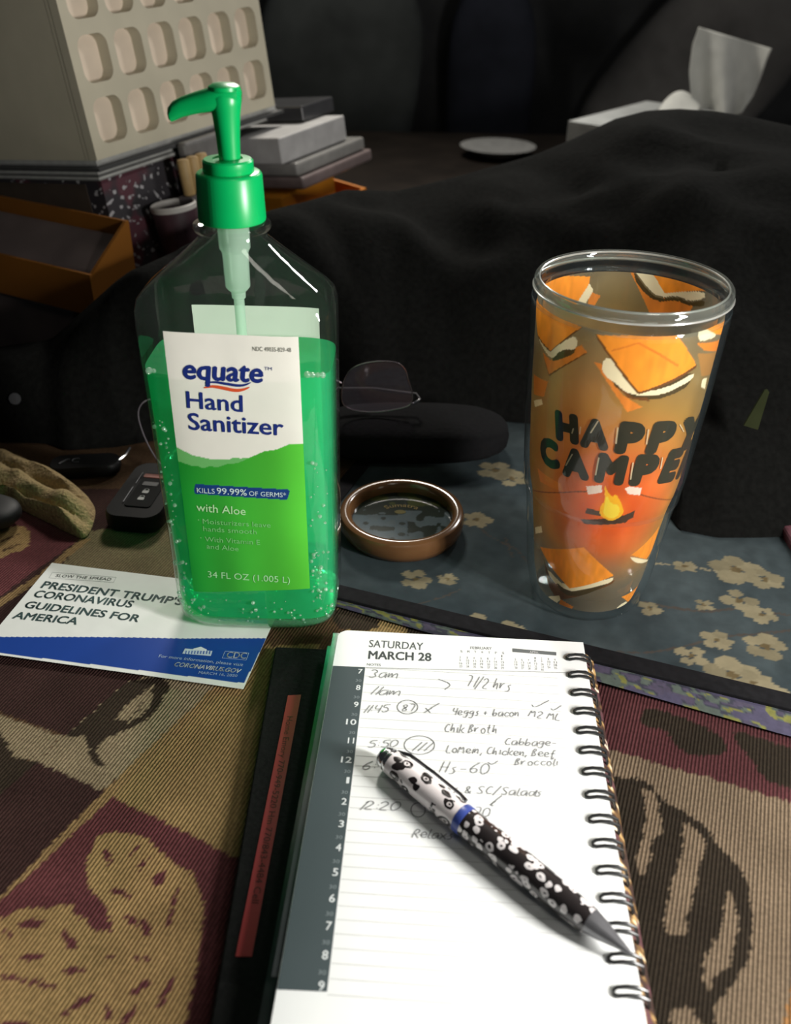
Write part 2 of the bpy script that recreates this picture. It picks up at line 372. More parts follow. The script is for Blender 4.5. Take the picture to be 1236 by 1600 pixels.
for s in ([(430, 720), (470, 740), (495, 800), (470, 805)], [(555, 765), (600, 710), (610, 725), (570, 770)], [(600, 820), (640, 775), (650, 795), (610, 830)], [(480, 905), (530, 910), (580, 950), (560, 955), (500, 930)],
          [(535, 1015), (600, 1040), (605, 1080), (560, 1060)], [(60, 1050), (190, 1035), (180, 1075), (90, 1085)], [(265, 1060), (300, 1110), (350, 1165), (300, 1170), (265, 1110)], [(0, 1075), (50, 1105), (40, 1125), (5, 1105)],
          [(70, 1205), (120, 1185), (185, 1195), (180, 1215), (100, 1220)], [(240, 1275), (300, 1250), (390, 1250), (370, 1270), (280, 1285)], [(0, 1285), (90, 1290), (260, 1330), (240, 1350), (100, 1320), (0, 1305)], [(250, 1460), (330, 1400), (400, 1360), (395, 1390), (310, 1450)],
          [(450, 1190), (500, 1200), (490, 1215)], [(660, 860), (720, 820), (730, 870), (680, 900)], [(760, 920), (785, 900), (740, 1090), (725, 1060)], [(600, 1050), (650, 1040), (660, 1120), (620, 1100)], [(560, 1360), (660, 1290), (650, 1330), (590, 1380)], [(660, 1450), (760, 1270), (770, 1300), (690, 1450)], [(450, 1470), (470, 1400), (485, 1420), (460, 1510)], [(500, 1500), (600, 1410), (600, 1450), (540, 1517)],
          [(580, 1200), (690, 1205), (600, 1230)], [(0, 1480), (150, 1500), (120, 1560), (0, 1540)], [(-60, 1180), (10, 1200), (0, 1220), (-70, 1205)]):
    PATCH.append((MAROON, smooth_poly(c3(s), 1)))
PATCH += [
 (BROWN, [(490, 900), (1400, 1130), (1400, 1290), (968, 1170), (900, 1150), (500, 1010)]),
 (TAN, [(520, 925), (640, 955), (800, 1010), (760, 1020), (540, 985)]),
 (DARK, smooth_poly([(520, 945), (580, 950), (600, 975), (560, 985), (520, 975)], 1)), (DARK, smooth_poly([(640, 960), (700, 985), (690, 1000), (630, 985)], 1)),
 (MAROON_SHADE, [(900, 1000), (1400, 1180), (1400, 1300), (1236, 1249), (968, 1170), (890, 1150)]),
 (DARK_SHADE, smooth_poly(c4([(380, 300), (560, 360), (700, 430), (720, 500), (640, 510), (560, 500), (500, 460), (470, 400), (360, 380)]), 1)),
 (DARK_SHADE, smooth_poly(c4([(740, 400), (860, 440), (1100, 520), (1100, 640), (960, 640), (860, 600), (820, 520), (750, 460)]), 1)),
 (BEIGE_SHADE, [(880, 1145), (968, 1170), (1236, 1249), (1400, 1300), (1400, 1720), (900, 1720)]),
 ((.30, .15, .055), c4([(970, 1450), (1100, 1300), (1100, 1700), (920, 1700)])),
 (DARK_SHADE, smooth_poly(c4([(200, 600), (300, 593), (370, 600), (420, 640), (460, 690), (560, 745), (640, 800), (690, 880), (770, 960), (805, 1050), (818, 1180), (810, 1300), (770, 1390), (700, 1480), (660, 1520), (665, 1570), (690, 1640), (620, 1640), (600, 1560), (560, 1525), (480, 1520), (500, 1600), (440, 1640), (200, 1640)]), 1)),
 (BEIGE_SHADE, smooth_poly(c4([(360, 630), (410, 650), (440, 690), (440, 740), (462, 800), (450, 830), (410, 840), (405, 930), (385, 960), (380, 1005), (360, 990), (350, 920), (375, 840), (385, 750), (385, 690)]), 1)),
 (BEIGE_SHADE, smooth_poly(c4([(530, 770), (590, 800), (625, 840), (628, 900), (605, 930), (600, 1010), (575, 1060), (580, 1110), (550, 1150), (555, 1235), (520, 1225), (490, 1240), (460, 1200), (465, 1130), (490, 1080), (480, 1030), (520, 950), (540, 870)]), 1)),
 (BEIGE_SHADE, smooth_poly(c4([(722, 1025), (745, 1090), (768, 1200), (745, 1280), (720, 1380), (660, 1380), (655, 1455), (625, 1430), (612, 1370), (640, 1290), (690, 1220), (705, 1120)]), 1)),
 (BEIGE_SHADE, smooth_poly(c4([(480, 1530), (560, 1520), (610, 1570), (640, 1640), (500, 1640)]), 1)),
]
CX0, CX1, CY0, CY1, CS = -.40, .40, .085, .66, .00125
nx = int((CX1-CX0)/CS)+1; ny = int((CY1-CY0)/CS)+1
gx, gy = np.meshgrid(np.linspace(CX0, CX1, nx), np.linspace(CY0, CY1, ny), indexing='ij')
P2 = np.stack([gx.ravel(), gy.ravel()], 1); Pj = P2+(rng.random(P2.shape)-.5)*.0016
Cc = np.tile(np.array(BROWN), (len(P2), 1))
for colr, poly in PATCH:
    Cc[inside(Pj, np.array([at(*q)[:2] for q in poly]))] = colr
Cc *= (.68*(.85+.3*vnoise(P2[:, 0]*60, P2[:, 1]*60)))[:, None]
zc = -.0032+.0016*vnoise(P2[:, 0]*18+3, P2[:, 1]*14)
mb = MB(); mb.add(np.column_stack([P2, zc]), grid_faces(nx, ny), Cc)
cloth = mb.build('tapestry_cloth', cmat('woven_tapestry', .95, .1, .18, 500, weave=True), None, smooth=True)
so = cloth.modifiers.new('thick', 'SOLIDIFY'); so.thickness = .0007; so.offset = -1
tag(cloth, 'woven tapestry cloth with maroon, tan and leaf patches under the planner', 'tablecloth')

# ------------------------------------------------------------------ blue blossom mat
A, B = at(525, 921), at(1236, 1094); ax = np.array(B-A)[:2]; ax /= np.hypot(*ax); ay = np.array([-ax[1], ax[0]])
m0 = A[:2]-ax*.035
mt = thing('floral_mat', 'blue grey blossom printed mat with black border under the tumbler', 'mat', (m0[0], m0[1], 0), math.atan2(ax[1], ax[0]))
MT = .0040; LW, LH = .46, .34
def rpoly(x0, y0, x1, y1, r, n=6):
    o = []
    for cx, cy, a0 in ((x1-r, y1-r, 0), (x0+r, y1-r, 90), (x0+r, y0+r, 180), (x1-r, y0+r, 270)):
        o += [(cx+r*math.cos(math.radians(a0+90*i/n)), cy+r*math.sin(math.radians(a0+90*i/n))) for i in range(n+1)]
    return o
plm = Plane((m0[0], m0[1], MT), (*ax, 0), (*ay, 0))
nx, ny = 330, 250
gx, gy = np.meshgrid(np.linspace(0, LW, nx), np.linspace(0, LH, ny), indexing='ij'); P2 = np.stack([gx.ravel(), gy.ravel()], 1)
t = vnoise(P2[:, 0]*25, P2[:, 1]*25); Cc = np.outer(1-t, (.022, .031, .035))+np.outer(t, (.042, .054, .057))
Cc *= (.85+.3*vnoise(P2[:, 0]*140, P2[:, 1]*90))[:, None]
Pj = P2+(rng.random(P2.shape)-.5)*.001
def paint(poly, c): Cc[inside(Pj, np.asarray(poly))] = c
def twig(pts, w, c=(.045, .04, .035)):
    P = plm.poly(pts); n = len(P)
    for i in range(n-1):
        d = P[i+1]-P[i]; k = np.array([-d[1], d[0]])/np.hypot(*d)*w/2
        paint([P[i]+k, P[i+1]+k, P[i+1]-k, P[i]-k], c)
twig([(1000, 940), (1040, 948), (1100, 956), (1160, 950), (1236, 962)], .0022); twig([(960, 1018), (1010, 1020), (1060, 1012), (1130, 995), (1236, 985)], .0016)
twig([(1020, 880), (1080, 885), (1130, 895), (1200, 900)], .0016, (.17, .15, .10)); twig([(740, 815), (760, 835), (810, 860), (825, 880)], .0012); twig([(790, 840), (800, 870)], .0010); twig([(650, 945), (700, 930), (720, 920)], .0012)
def blossom(px, py, r, c=(.155, .135, .085), k=5, a0=0., heart=(.08, .06, .03)):
    o = plm.uv(px, py)
    for i in range(k):
        a = a0+2*math.pi*i/k+random.uniform(-.2, .2); q = o+r*.62*np.array([math.cos(a), math.sin(a)]); rr = r*random.uniform(.38, .52)
        tone = random.uniform(.8, 1.1)
        paint([q+rr*np.array([math.cos(b)*1.1, math.sin(b)*.9]) for b in np.linspace(0, 2*math.pi, 14)[:-1]], tuple(v*tone for v in c))
    paint([o+r*.22*np.array([math.cos(b), math.sin(b)]) for b in np.linspace(0, 2*math.pi, 8)[:-1]], heart)
for px, py, r in ((1150, 890, .016), (1195, 905, .011), (1155, 938, .011), (1120, 1000, .009), (1145, 1055, .016), (1180, 1068, .011), (1195, 1010, .012), (775, 735, .014), (800, 748, .012), (745, 812, .010),
                  (1070, 885, .007), (1205, 1085, .010), (1080, 1025, .009), (1015, 950, .007), (1190, 960, .009), (745, 1000-25, .010), (800, 985, .008), (650, 905, .010), (1100, 945, .006), (700, 905, .006)):
    blossom(px, py, r, k=random.choice((4, 5, 5)), a0=random.random()*6)
mb = MB(); mb.add(np.column_stack([P2, np.full(len(P2), MT)]), grid_faces(nx, ny), Cc)
mb.build('printed_top', cmat('blossom_print', .95, .05, .1, 120), mt)
mb = MB(); mb.prism(rpoly(-.010, -.010, LW+.010, LH+.010, .006), .0002, MT-.0003)
mb.build('padding', pmat('dark_felt', (.02, .02, .022), .95), mt)
mb = MB(); ring = [(0, 0), (LW, 0), (LW, LH), (0, LH)]; bw = .0125
for i in range(4):
    x0, y0 = ring[i]; x1, y1 = ring[(i+1) % 4]
    if i == 0: mb.box((-bw, -bw, MT-.002), (LW+bw, 0, MT+.0008))
    if i == 1: mb.box((LW, 0, MT-.002), (LW+bw, LH, MT+.0008))
    if i == 2: mb.box((-bw, LH, MT-.002), (LW+bw, LH+bw, MT+.0008))
    if i == 3: mb.box((-bw, 0, MT-.002), (0, LH, MT+.0008))
mb.build('black_border', pmat('black_binding', (.007, .007, .008), .9, spec=.1, var=.3, scale=200), mt, bevel=.0006)
# painted lower rim, seen below the black border
n1, n2 = 420, 14; gu, gv = np.meshgrid(np.linspace(.03, LW, n1), np.linspace(0, 1, n2), indexing='ij'); gu = gu.ravel(); gv = gv.ravel()
q = vnoise(gu*240, gv*5+3); q2 = vnoise(gu*90+7, gv*3); Cc = np.zeros((len(gu), 3))
Cc[:] = (.055, .055, .16); Cc[q > .48] = (.16, .20, .26); Cc[(q > .62) & (q2 > .4)] = (.36, .34, .12); Cc[q < .3] = (.13, .10, .28); Cc[(q2 > .7)] = (.12, .10, .30)
wid = np.clip(.004+.010*(gu-.06)/.2, .003, .016)
mb = MB(); mb.add(np.column_stack([gu, -bw-.0004-gv*wid, MT-.0010-.0024*gv**1.6]), grid_faces(n1, n2), Cc)
mb.c = [(a*.32+.006, b*.34+.006, c*.24, 1) for a, b, c, d in mb.c]
o = mb.build('painted_rim', cmat('painted_rim', .7, .3, .15, 300), mt, smooth=True)
o['label'] = 'blue and yellow painted rim along the mat edge'

# ------------------------------------------------------------------ leaflet
a_ = math.radians(-9.6); la = np.array([math.cos(a_), math.sin(a_), 0]); lb = np.array([-math.sin(a_), math.cos(a_), 0])
BR = at(380, 1075, .0012); LO = BR-la*.158
LWD, LHT = .158, .0875
lf = thing('leaflet', 'white and blue printed leaflet lying under the green bottle', 'leaflet', (LO[0], LO[1], .0), a_)
pl = Plane((LO[0], LO[1], .0014), la, lb)
nx, ny = 260, 150
gx, gy = np.meshgrid(np.linspace(0, LWD, nx), np.linspace(0, LHT, ny), indexing='ij'); P2 = np.stack([gx.ravel(), gy.ravel()], 1)
WHT = (.80, .83, .79); Cc = np.tile(np.array(WHT), (len(P2), 1))
blue = pl.poly([(-60, 994), (0, 993.5), (143, 995), (285, 997.5), (417, 995.5), (381, 1066), (0, 1019), (-60, 1011)])
Cc[inside(P2, blue)] = (.012, .055, .30)
zf = lambda x, y: .0006+.0010*math.sin(math.pi*x/LWD)*math.sin(math.pi*y/LHT)
mb = MB(); mb.add([(x, y, zf(x, y)) for x, y in P2], grid_faces(nx, ny), Cc)
ink = (.05, .09, .09); n0 = len(mb.v)
put_text(mb, pl, "SLOW THE SPREAD", (86, 900), (172.7, 906.3), 4.2, (.30, .34, .33), 0, .004)
for s, q0, q1, cp in (("PRESIDENT TRUMP'S", (62.3, 917), (283, 945.5), 11), ("CORONAVIRUS", (50, 931.2), (204.7, 950), 11), ("GUIDELINES FOR", (35.6, 948), (215.4, 972.5), 11), ("AMERICA", (17.8, 964.7), (119.3, 976), 11)):
    put_text(mb, pl, s, q0, q1, cp, ink, 0, .026)
lw = (.75, .80, .82)
put_text(mb, pl, "For more information, please visit", (247.4, 1026.6), (379, 1039.8), 4.5, (.40, .50, .66), 0)
put_text(mb, pl, "CORONAVIRUS.GOV", (270.5, 1039.8), (373.8, 1050.5), 6.5, lw, 0, .02, .2)
put_text(mb, pl, "MARCH 16, 2020", (309.7, 1051.5), (370, 1056.5), 4, (.35, .45, .62), 0)
put_text(mb, pl, "CDC", (353, 1026.5), (384, 1028), 9, lw, 0, .012)
def outline(mbx, poly, w, z, c):
    P = np.asarray(poly); n = len(P)
    for i in range(n):
        d = P[(i+1) % n]-P[i]; k = np.array([-d[1], d[0]])/np.hypot(*d)*w/2
        mbx.flat([tuple(P[i]+k), tuple(P[(i+1) % n]+k), tuple(P[(i+1) % n]-k), tuple(P[i]-k)], z, c)
outline(mb, pl.poly(zoomed([(230, 92), (510, 115), (498, 138), (215, 117)], 2.809, 0, 860)), .0003, 0, (.45, .48, .47))
outline(mb, pl.poly(zoomed([(988, 440), (1092, 447), (1080, 478), (975, 470)], 2.809, 0, 860)), .00025, 0, (.4, .5, .66))
hs = lambda pts: pl.poly(zoomed(pts, 2.809, 0, 860))
mb.flat([tuple(q) for q in hs([(800, 452), (925, 462), (932, 440), (812, 430)])], 0, (.55, .63, .72)); mb.flat([tuple(q) for q in hs([(845, 436), (905, 441), (908, 434), (882, 422), (850, 430)])], 0, lw)
for i in range(9):
    x = 812+i*13; mb.flat([tuple(q) for q in hs([(x, 453), (x+5, 453.5), (x+8, 440), (x+3, 439.6)])], 0, (.03, .09, .40))
for i in range(n0, len(mb.v)):
    x, y, z = mb.v[i]; mb.v[i] = (x, y, zf(min(max(x, 0), LWD), min(max(y, 0), LHT))+.00016)
o = mb.build('printed_face', cmat('glossy_print', .28, .5, .02, 100, trans=.08), lf)
mb = MB(); mb.add([(x, y, zf(x, y)-.0003) for x, y in P2[::1]], grid_faces(nx, ny), WHT); mb.build('back_sheet', cmat('plain_paper', .6, .3, .03, 100), lf)

# ------------------------------------------------------------------ hand sanitizer bottle
BX, BY, YAW = -.0800, .4395, math.radians(-1.2)
bt = thing('sanitizer_bottle', 'clear pump bottle of green hand sanitizer standing on the leaflet', 'bottle', (BX, BY, .0016), YAW)
ba = np.array([math.cos(YAW), math.sin(YAW), 0]); bb = np.array([-math.sin(YAW), math.cos(YAW), 0])
#         z      halfwidth halfdepth exponent
SHAPE = [(.0000, .0370, .0190, 3.2), (.0008, .0402, .0222, 3.6), (.0030, .0438, .0250, 4.0), (.0080, .0466, .0272, 4.6), (.0200, .0474, .0278, 5.0), (.0900, .0480, .0280, 5.0), (.1700, .0489, .0282, 5.0),
         (.1850, .0491, .0282, 4.8), (.1930, .0489, .0280, 4.6), (.1975, .0477, .0276, 4.2), (.2015, .0442, .0268, 3.8), (.2080, .0365, .0248, 3.2), (.2150, .0280, .0220, 2.7), (.2215, .0205, .0185, 2.3), (.2250, .0168, .0166, 2.05), (.2270, .0160, .0160, 2.0), (.2285, .0160, .0160, 2.0)]
def sect(z):
    for (z0, w0, d0, n0_), (z1, w1, d1, n1_) in zip(SHAPE, SHAPE[1:]):
        if z <= z1:
            t = (z-z0)/(z1-z0); return w0+(w1-w0)*t, d0+(d1-d0)*t, n0_+(n1_-n0_)*t
    return SHAPE[-1][1:]
def sring(z, inset=0., n=96, zz=None):
    w, d, e = sect(z); w -= inset; d -= inset
    return [(w*math.copysign(abs(math.cos(a))**(2/e), math.cos(a)), d*math.copysign(abs(math.sin(a))**(2/e), math.sin(a)), z if zz is None else zz) for a in [2*math.pi*i/n for i in range(n)]]
def dense(a, b, n): return list(np.linspace(a, b, n))
zs = sorted(set([s[0] for s in SHAPE]+dense(.02, .19, 12)+dense(.193, .2285, 14)))
clear = thin('clear_bottle_plastic', (.95, .97, .96), 1.5, .035, haze=.014, hazecol=(.75, .8, .77), bump=.10, scale=70)
mb = MB(); mb.loft([sring(z) for z in zs], cap0=True, cap1=False)
mb.lathe([(.0160, .2285), (.0182, .2292), (.0186, .2303), (.0184, .2316), (.0172, .2324), (.0150, .2326)], 64)
mb.build('bottle_body', clear, bt, smooth=True)
# gel
LEVEL = .1640
gel = thin('green_gel', (.22, .89, .56), 1.12, .06, haze=.45, hazecol=(.05, .76, .34), bump=.25, scale=55)
zs2 = [.0108, .02, .05, .09, .13, LEVEL-.004, LEVEL]
mb = MB(); mb.loft([sring(z, .0016) for z in zs2]); g = mb.build('gel', gel, bt, smooth=True); g['label'] = 'green gel filling most of the bottle'
# thick clear base with a dimple
mb = MB(); mb.loft([sring(z, .0008, zz=z) for z in (.0006, .003, .007, .0100)]+[sring(.0100, .012, zz=.0085)], cap1=True)
mb.build('base', thin('green_tinted_base', (.55, .95, .74), 1.5, .06, haze=.30, hazecol=(.42, .95, .66), bump=1.0, scale=120, extra=.10), bt, smooth=True)
mb = MB(); mb.tube([(.012*math.cos(a), -.018+.004*math.sin(a), .0120) for a in np.linspace(0, 2*math.pi, 32)[:-1]], .0016, 8, closed=True)
mb.build('base_ring', thin('base_ring', (.35, .9, .6), 1.6, .05, haze=.3, hazecol=(.3, .9, .6), extra=.1), bt, smooth=True)
# bubbles in the gel (nobody could count them)
mb = MB(); ico = bmesh.new(); bmesh.ops.create_icosphere(ico, subdivisions=2, radius=1); IV = [v.co.copy() for v in ico.verts]; IF = [tuple(v.index for v in f.verts) for f in ico.faces]; ico.free()
def bubble(x, y, z, r): mb.add([(x+v.x*r, y+v.y*r, z+v.z*r) for v in IV], IF)
for i in range(180):
    side = random.random()
    if side < .34: x = random.uniform(-.0455, -.036); z = random.choice((random.uniform(.01, .05), random.uniform(.06, .14)))
    elif side < .75: x = random.uniform(.034, .0455); z = random.uniform(.01, .06) if random.random() < .6 else random.uniform(.05, .12)
    else: x = random.uniform(-.04, .042); z = random.uniform(.008, .025)
    w, d, e = sect(z); yy = -(d)*(max(0, 1-abs(x/w)**e))**(1/e)
    bubble(x, yy+random.uniform(.0002, .002), z, random.choice((.0004, .0005, .0007, .0009, .0012)))
for x in (.036, .0385, .041, .0435, -.040, -.0425): bubble(x, -.0235, LEVEL+.0008, random.uniform(.0012, .002))
o = mb.build('bubbles', thin('bubble_skin', (.85, 1, .9), 1.6, .08, haze=.28, hazecol=(.8, 1, .9), extra=.12), bt, smooth=True); o['kind'] = 'stuff'

# labels on the bottle
fpl = Plane(np.array([BX, BY, .0016])-bb*.0282, ba, (0, 0, 1))
def front_y(u, v):
    w, d, e = sect(min(max(v, .003), .19)); return -d*(max(0., 1-abs(u/w)**e))**(1/e)-.0003
LQ = fpl.poly([(254, 518), (466, 527), (484, 921), (302, 926)])
nx, ny = 150, 300
s_, t_ = np.meshgrid(np.linspace(0, 1, nx), np.linspace(0, 1, ny), indexing='ij'); s_ = s_.ravel(); t_ = t_.ravel()
P2 = ((1-s_)*t_)[:, None]*LQ[0]+(s_*t_)[:, None]*LQ[1]+(s_*(1-t_))[:, None]*LQ[2]+((1-s_)*(1-t_))[:, None]*LQ[3]
Cc = np.tile(np.array((.87, .85, .77)), (len(P2), 1))
z8 = lambda pts: fpl.poly(zoomed(pts, 4.944, 250, 500))
wave1 = z8([(60, 960), (130, 988), (250, 1045), (400, 1075), (540, 1076), (560, 1064), (590, 1060), (620, 1068), (700, 1060), (800, 1015), (830, 1010), (900, 1000), (960, 975), (1000, 958), (1030, 962), (1130, 960)])
foot = fpl.poly([(520, 960), (260, 960)])
w2 = z8([(60, 1080), (135, 1095), (240, 1125), (300, 1130), (330, 1145), (380, 1130), (450, 1135), (520, 1110), (600, 1105), (700, 1060), (800, 1015), (900, 1000), (1000, 962), (1130, 960)])
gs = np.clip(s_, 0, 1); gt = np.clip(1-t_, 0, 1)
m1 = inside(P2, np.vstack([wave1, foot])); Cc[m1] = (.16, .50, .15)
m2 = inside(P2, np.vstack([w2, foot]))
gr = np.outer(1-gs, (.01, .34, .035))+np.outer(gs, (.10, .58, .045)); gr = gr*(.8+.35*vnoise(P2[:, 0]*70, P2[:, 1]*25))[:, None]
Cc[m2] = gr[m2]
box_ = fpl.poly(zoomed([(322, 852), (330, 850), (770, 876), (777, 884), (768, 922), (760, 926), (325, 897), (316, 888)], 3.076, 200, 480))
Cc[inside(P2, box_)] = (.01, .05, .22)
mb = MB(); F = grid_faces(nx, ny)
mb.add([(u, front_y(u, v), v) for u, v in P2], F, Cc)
NAVY = (.012, .03, .20); LIM = (.50, .85, .45)
def label_text(s, q0, q1, cp, c, bold=0., shear=0.):
    p0, p1 = fpl.uv(*q0), fpl.uv(*q1); cap = (fpl.uv(q0[0], q0[1]-cp)-p0)[1]
    for li, (V, Fx) in enumerate(text_uv(s, p0, p1, cap, bold, shear)):
        V, Fx = split_strips(V, Fx, .004); mb.add([(u, front_y(u, v)-.0002-li*LIFT, v) for u, v in V], Fx, c)
label_text("NDC 49035-829-48", (395, 547.5), (455, 550), 6.5, (.12, .12, .10))
label_text("equate", (285, 590.5), (411, 597), 31, NAVY, .034, .12)
label_text("TM", (413, 577.5), (425, 578.5), 5, NAVY)
label_text("Hand", (292, 636.5), (380, 643), 25.5, NAVY, .018)
label_text("Sanitizer", (295, 670.5), (443.5, 680), 25.5, NAVY, .018)
label_text("KILLS", (308, 769.5), (336, 771), 7.5, (.62, .78, .78)); label_text("99.99%", (339, 771), (386, 774), 9.5, (.62, .78, .78), .01); label_text("OF GERMS*", (389.5, 774), (447, 776.8), 7, (.62, .78, .78))
label_text("with Aloe", (307, 798), (384, 804.5), 12, LIM, .006)
g2 = (.22, .62, .22)
label_text("Moisturizers leave", (317, 818), (423, 824), 7.5, g2); label_text("hands smooth", (317.7, 829.5), (401, 834.4), 7.5, g2)
label_text("With Vitamin E", (320.3, 845.8), (406.5, 851), 7.5, g2); label_text("and Aloe", (323, 857), (373, 861), 7.5, g2)
label_text(".", (309, 813), (311.5, 813), 8, g2, .03); label_text(".", (312.5, 841), (315, 841), 8, g2, .03)
label_text("34 FL OZ (1.005 L)", (325, 902), (453, 911), 9.5, (.42, .80, .42))
def label_ribbon(pts, wpx, c):
    P = z8(pts)
    for _ in range(2):
        Q = [P[0]]
        for i in range(len(P)-1): Q += [.75*P[i]+.25*P[i+1], .25*P[i]+.75*P[i+1]]
        P = np.array(Q+[P[-1]])
    k = len(P); wd = np.sin(np.linspace(.15, math.pi-.1, k))*wpx
    T = np.gradient(P, axis=0); T /= np.hypot(T[:, 0], T[:, 1])[:, None]; n = np.stack([-T[:, 1], T[:, 0]], 1)*wd[:, None]/2
    V = list(P+n)+list(P-n); mb.add([(u, front_y(u, v)-.0002, v) for u, v in V], [(i, i+1, k+i+1, k+i) for i in range(k-1)], c)
label_ribbon([(348, 482), (420, 475), (500, 488), (600, 505), (660, 500), (705, 478)], .0015, NAVY)
label_ribbon([(340, 522), (400, 508), (480, 520), (580, 543), (640, 538), (695, 515)], .0019, (.72, .10, .03))
mb.build('front_label', cmat('front_label_paper', .42, .4, .02, 60, trans=.10), bt)
mb = MB(); xs = np.linspace(-.031, .037, 30); zz = np.linspace(.028, .1800, 30)
mb.add([(x, -front_y(x, z)+.0002, z) for x in xs for z in zz], grid_faces(30, 30), (.78, .88, .76)); o = mb.build('back_label', cmat('back_label_paper', .6, .3, .02, 60, trans=.45), bt); o['label'] = 'pale back label seen through the gel'

# pump
pgreen = pmat('green_pump_plastic', (.0, .40, .10), .33, var=.04, spec=.5)
NX = .0004
mb = MB()
ribs = []
n = 120
for z, r in ((.2329, .0152), (.2333, .0157), (.2342, .0157), (.2538, .0151), (.2548, .0147), (.2552, .0140)):
    ribs.append([((r+(.00022 if (i % 2 and .2335 < z < .2545) else 0))*math.cos(2*math.pi*i/n)+NX, (r+(.00022 if (i % 2 and .2335 < z < .2545) else 0))*math.sin(2*math.pi*i/n), z) for i in range(n)])
mb.loft(ribs); mb.build('pump_collar', pgreen, bt, smooth=True)
mb = MB(); mb.lathe([(0, .2548), (.0114, .2550), (.0118, .2556), (.0116, .2600), (.0108, .2608), (.0070, .2610), (.0066, .2602), (0, .2602)], 48, cx=NX); mb.build('pump_ring', pgreen, bt, smooth=True)
mb = MB(); mb.lathe([(0, .2600), (.0049, .2602), (.0054, .2700), (.0062, .2790), (.0070, .2835), (.0074, .2868), (.0066, .2885), (0, .2890)], 40, cx=NX+.001); mb.build('pump_stem', pgreen, bt, smooth=True)
# actuator head with the nozzle to the left
mb = MB(); rings = []
for x, zc, hy, hz in ((.0088, .2884, .0018, .0012), (.0076, .2884, .0052, .0028), (.0036, .2876, .0068, .0046), (-.0020, .2862, .0068, .0052), (-.0070, .2852, .0062, .0048), (-.0120, .2841, .0054, .0045), (-.0180, .2824, .0047, .0042), (-.0214, .2808, .0042, .0038), (-.0236, .2792, .0036, .0031), (-.0244, .2786, .0022, .0018)):
    rings.append([(x-.18*math.sin(a)*hz if x < -.02 else x, hy*math.copysign(abs(math.cos(a))**.75, math.cos(a)), zc+hz*math.copysign(abs(math.sin(a))**.75, math.sin(a))) for a in [2*math.pi*i/24 for i in range(24)]])
mb.loft(rings)
mb.lathe([(0, .2886), (.0062, .2888), (.0072, .2898), (.0070, .2912), (.0052, .2922), (0, .2924)], 40, cx=NX+.001)
mb.build('pump_head', pgreen, bt, smooth=True)
frost = thin('frosted_tube', (.75, .88, .80), 1.3, .2, haze=.55, hazecol=(.72, .92, .78))
mb = MB(); mb.lathe([(.0076, .2325), (.0076, .2200), (.0070, .2190), (.0064, .2175), (.0062, .2010), (.0052, .1995), (.0036, .1980), (.0034, .1950), (.0026, .1945), (.0026, .012)], 32, cx=NX); mb.build('dip_tube', frost, bt, smooth=True)

# ------------------------------------------------------------------ tumbler
TX, TY, TB = .1191, .4568, MT+.0004
PROF = [(.1990, .0500), (.1860, .0514), (.1420, .0496), (.0940, .0466), (.0820, .0452), (.0740, .0436), (.0680, .0427), (.0200, .0379), (.0060, .0350), (.0015, .0325), (0, .029)]
PROF = [(z*.9877, r*.9877) for z, r in PROF]; PZ = np.array([p[0] for p in PROF[::-1]]); PR = np.array([p[1] for p in PROF[::-1]])
Rout = lambda z: np.interp(z, PZ, PR)
Rw = lambda z: Rout(z)-.0032-.0016*np.clip((.10-z)/.10, 0, 1)
TH0 = math.radians(-90)
tu = thing('tumbler', 'clear double walled tumbler with orange campfire and biscuit print on the blue mat', 'tumbler', (TX, TY, TB))
tclear = thin('clear_tumbler_plastic', (.95, .97, .97), 1.45, .03, haze=.015, hazecol=(.6, .8, .9), bump=.06, scale=35)
tz = sorted(set(list(PZ)+dense(0, .1964, 40)))
mb = MB(); mb.lathe([(0, .0005)]+[(float(Rout(z)), z) for z in tz], 128); mb.build('outer_wall', tclear, tu, smooth=True)
mb = MB(); mb.lathe([(.0, .012), (.024, .012), (.029, .014), (float(Rw(.03))-.0028, .03)]+[(float(Rw(z))-.0024, z) for z in dense(.035, .192, 24)], 128); mb.build('inner_wall', tclear, tu, smooth=True)
rimm = thin('clear_rim_plastic', (.80, .84, .82), 1.55, .04, haze=.07, hazecol=(.85, .88, .82), extra=.06)
mb = MB(); pr = []
for i in range(14):
    a = 2*math.pi*i/14; pr.append((.0485+.0017*math.cos(a), .1965+.0030*math.sin(a)))
mb.lathe(pr, 128, close=True)
mb.build('rim', rimm, tu, smooth=True)
glintm = thin('white_rim_glint', (.8, .82, .8), 1.6, .15, haze=.6, hazecol=(.95, .95, .90), extra=.3)  # white rings along the lip stand in for its reflected highlights
for r_, z_ in ((.0474, .1984), (.0502, .1940)):
    mb = MB(); mb.lathe([(r_+.00055*math.cos(a), z_+.00055*math.sin(a)) for a in [2*math.pi*i/8 for i in range(8)]], 128, close=True); mb.build('rim_glint', glintm, tu, smooth=True)
mb = MB(); pr = [(float(Rout(.188))+.0004*math.cos(a), .1880+.0011*math.sin(a)) for a in [2*math.pi*i/8 for i in range(8)]]; mb.lathe(pr, 128, close=True); mb.build('rim_bead', tclear, tu, smooth=True)
mb = MB(); mb.lathe([(float(Rout(.079))+.0002, .0795), (float(Rout(.078))+.0005, .078), (float(Rout(.0765))+.0002, .0765)], 128); mb.build('seam', tclear, tu, smooth=True)

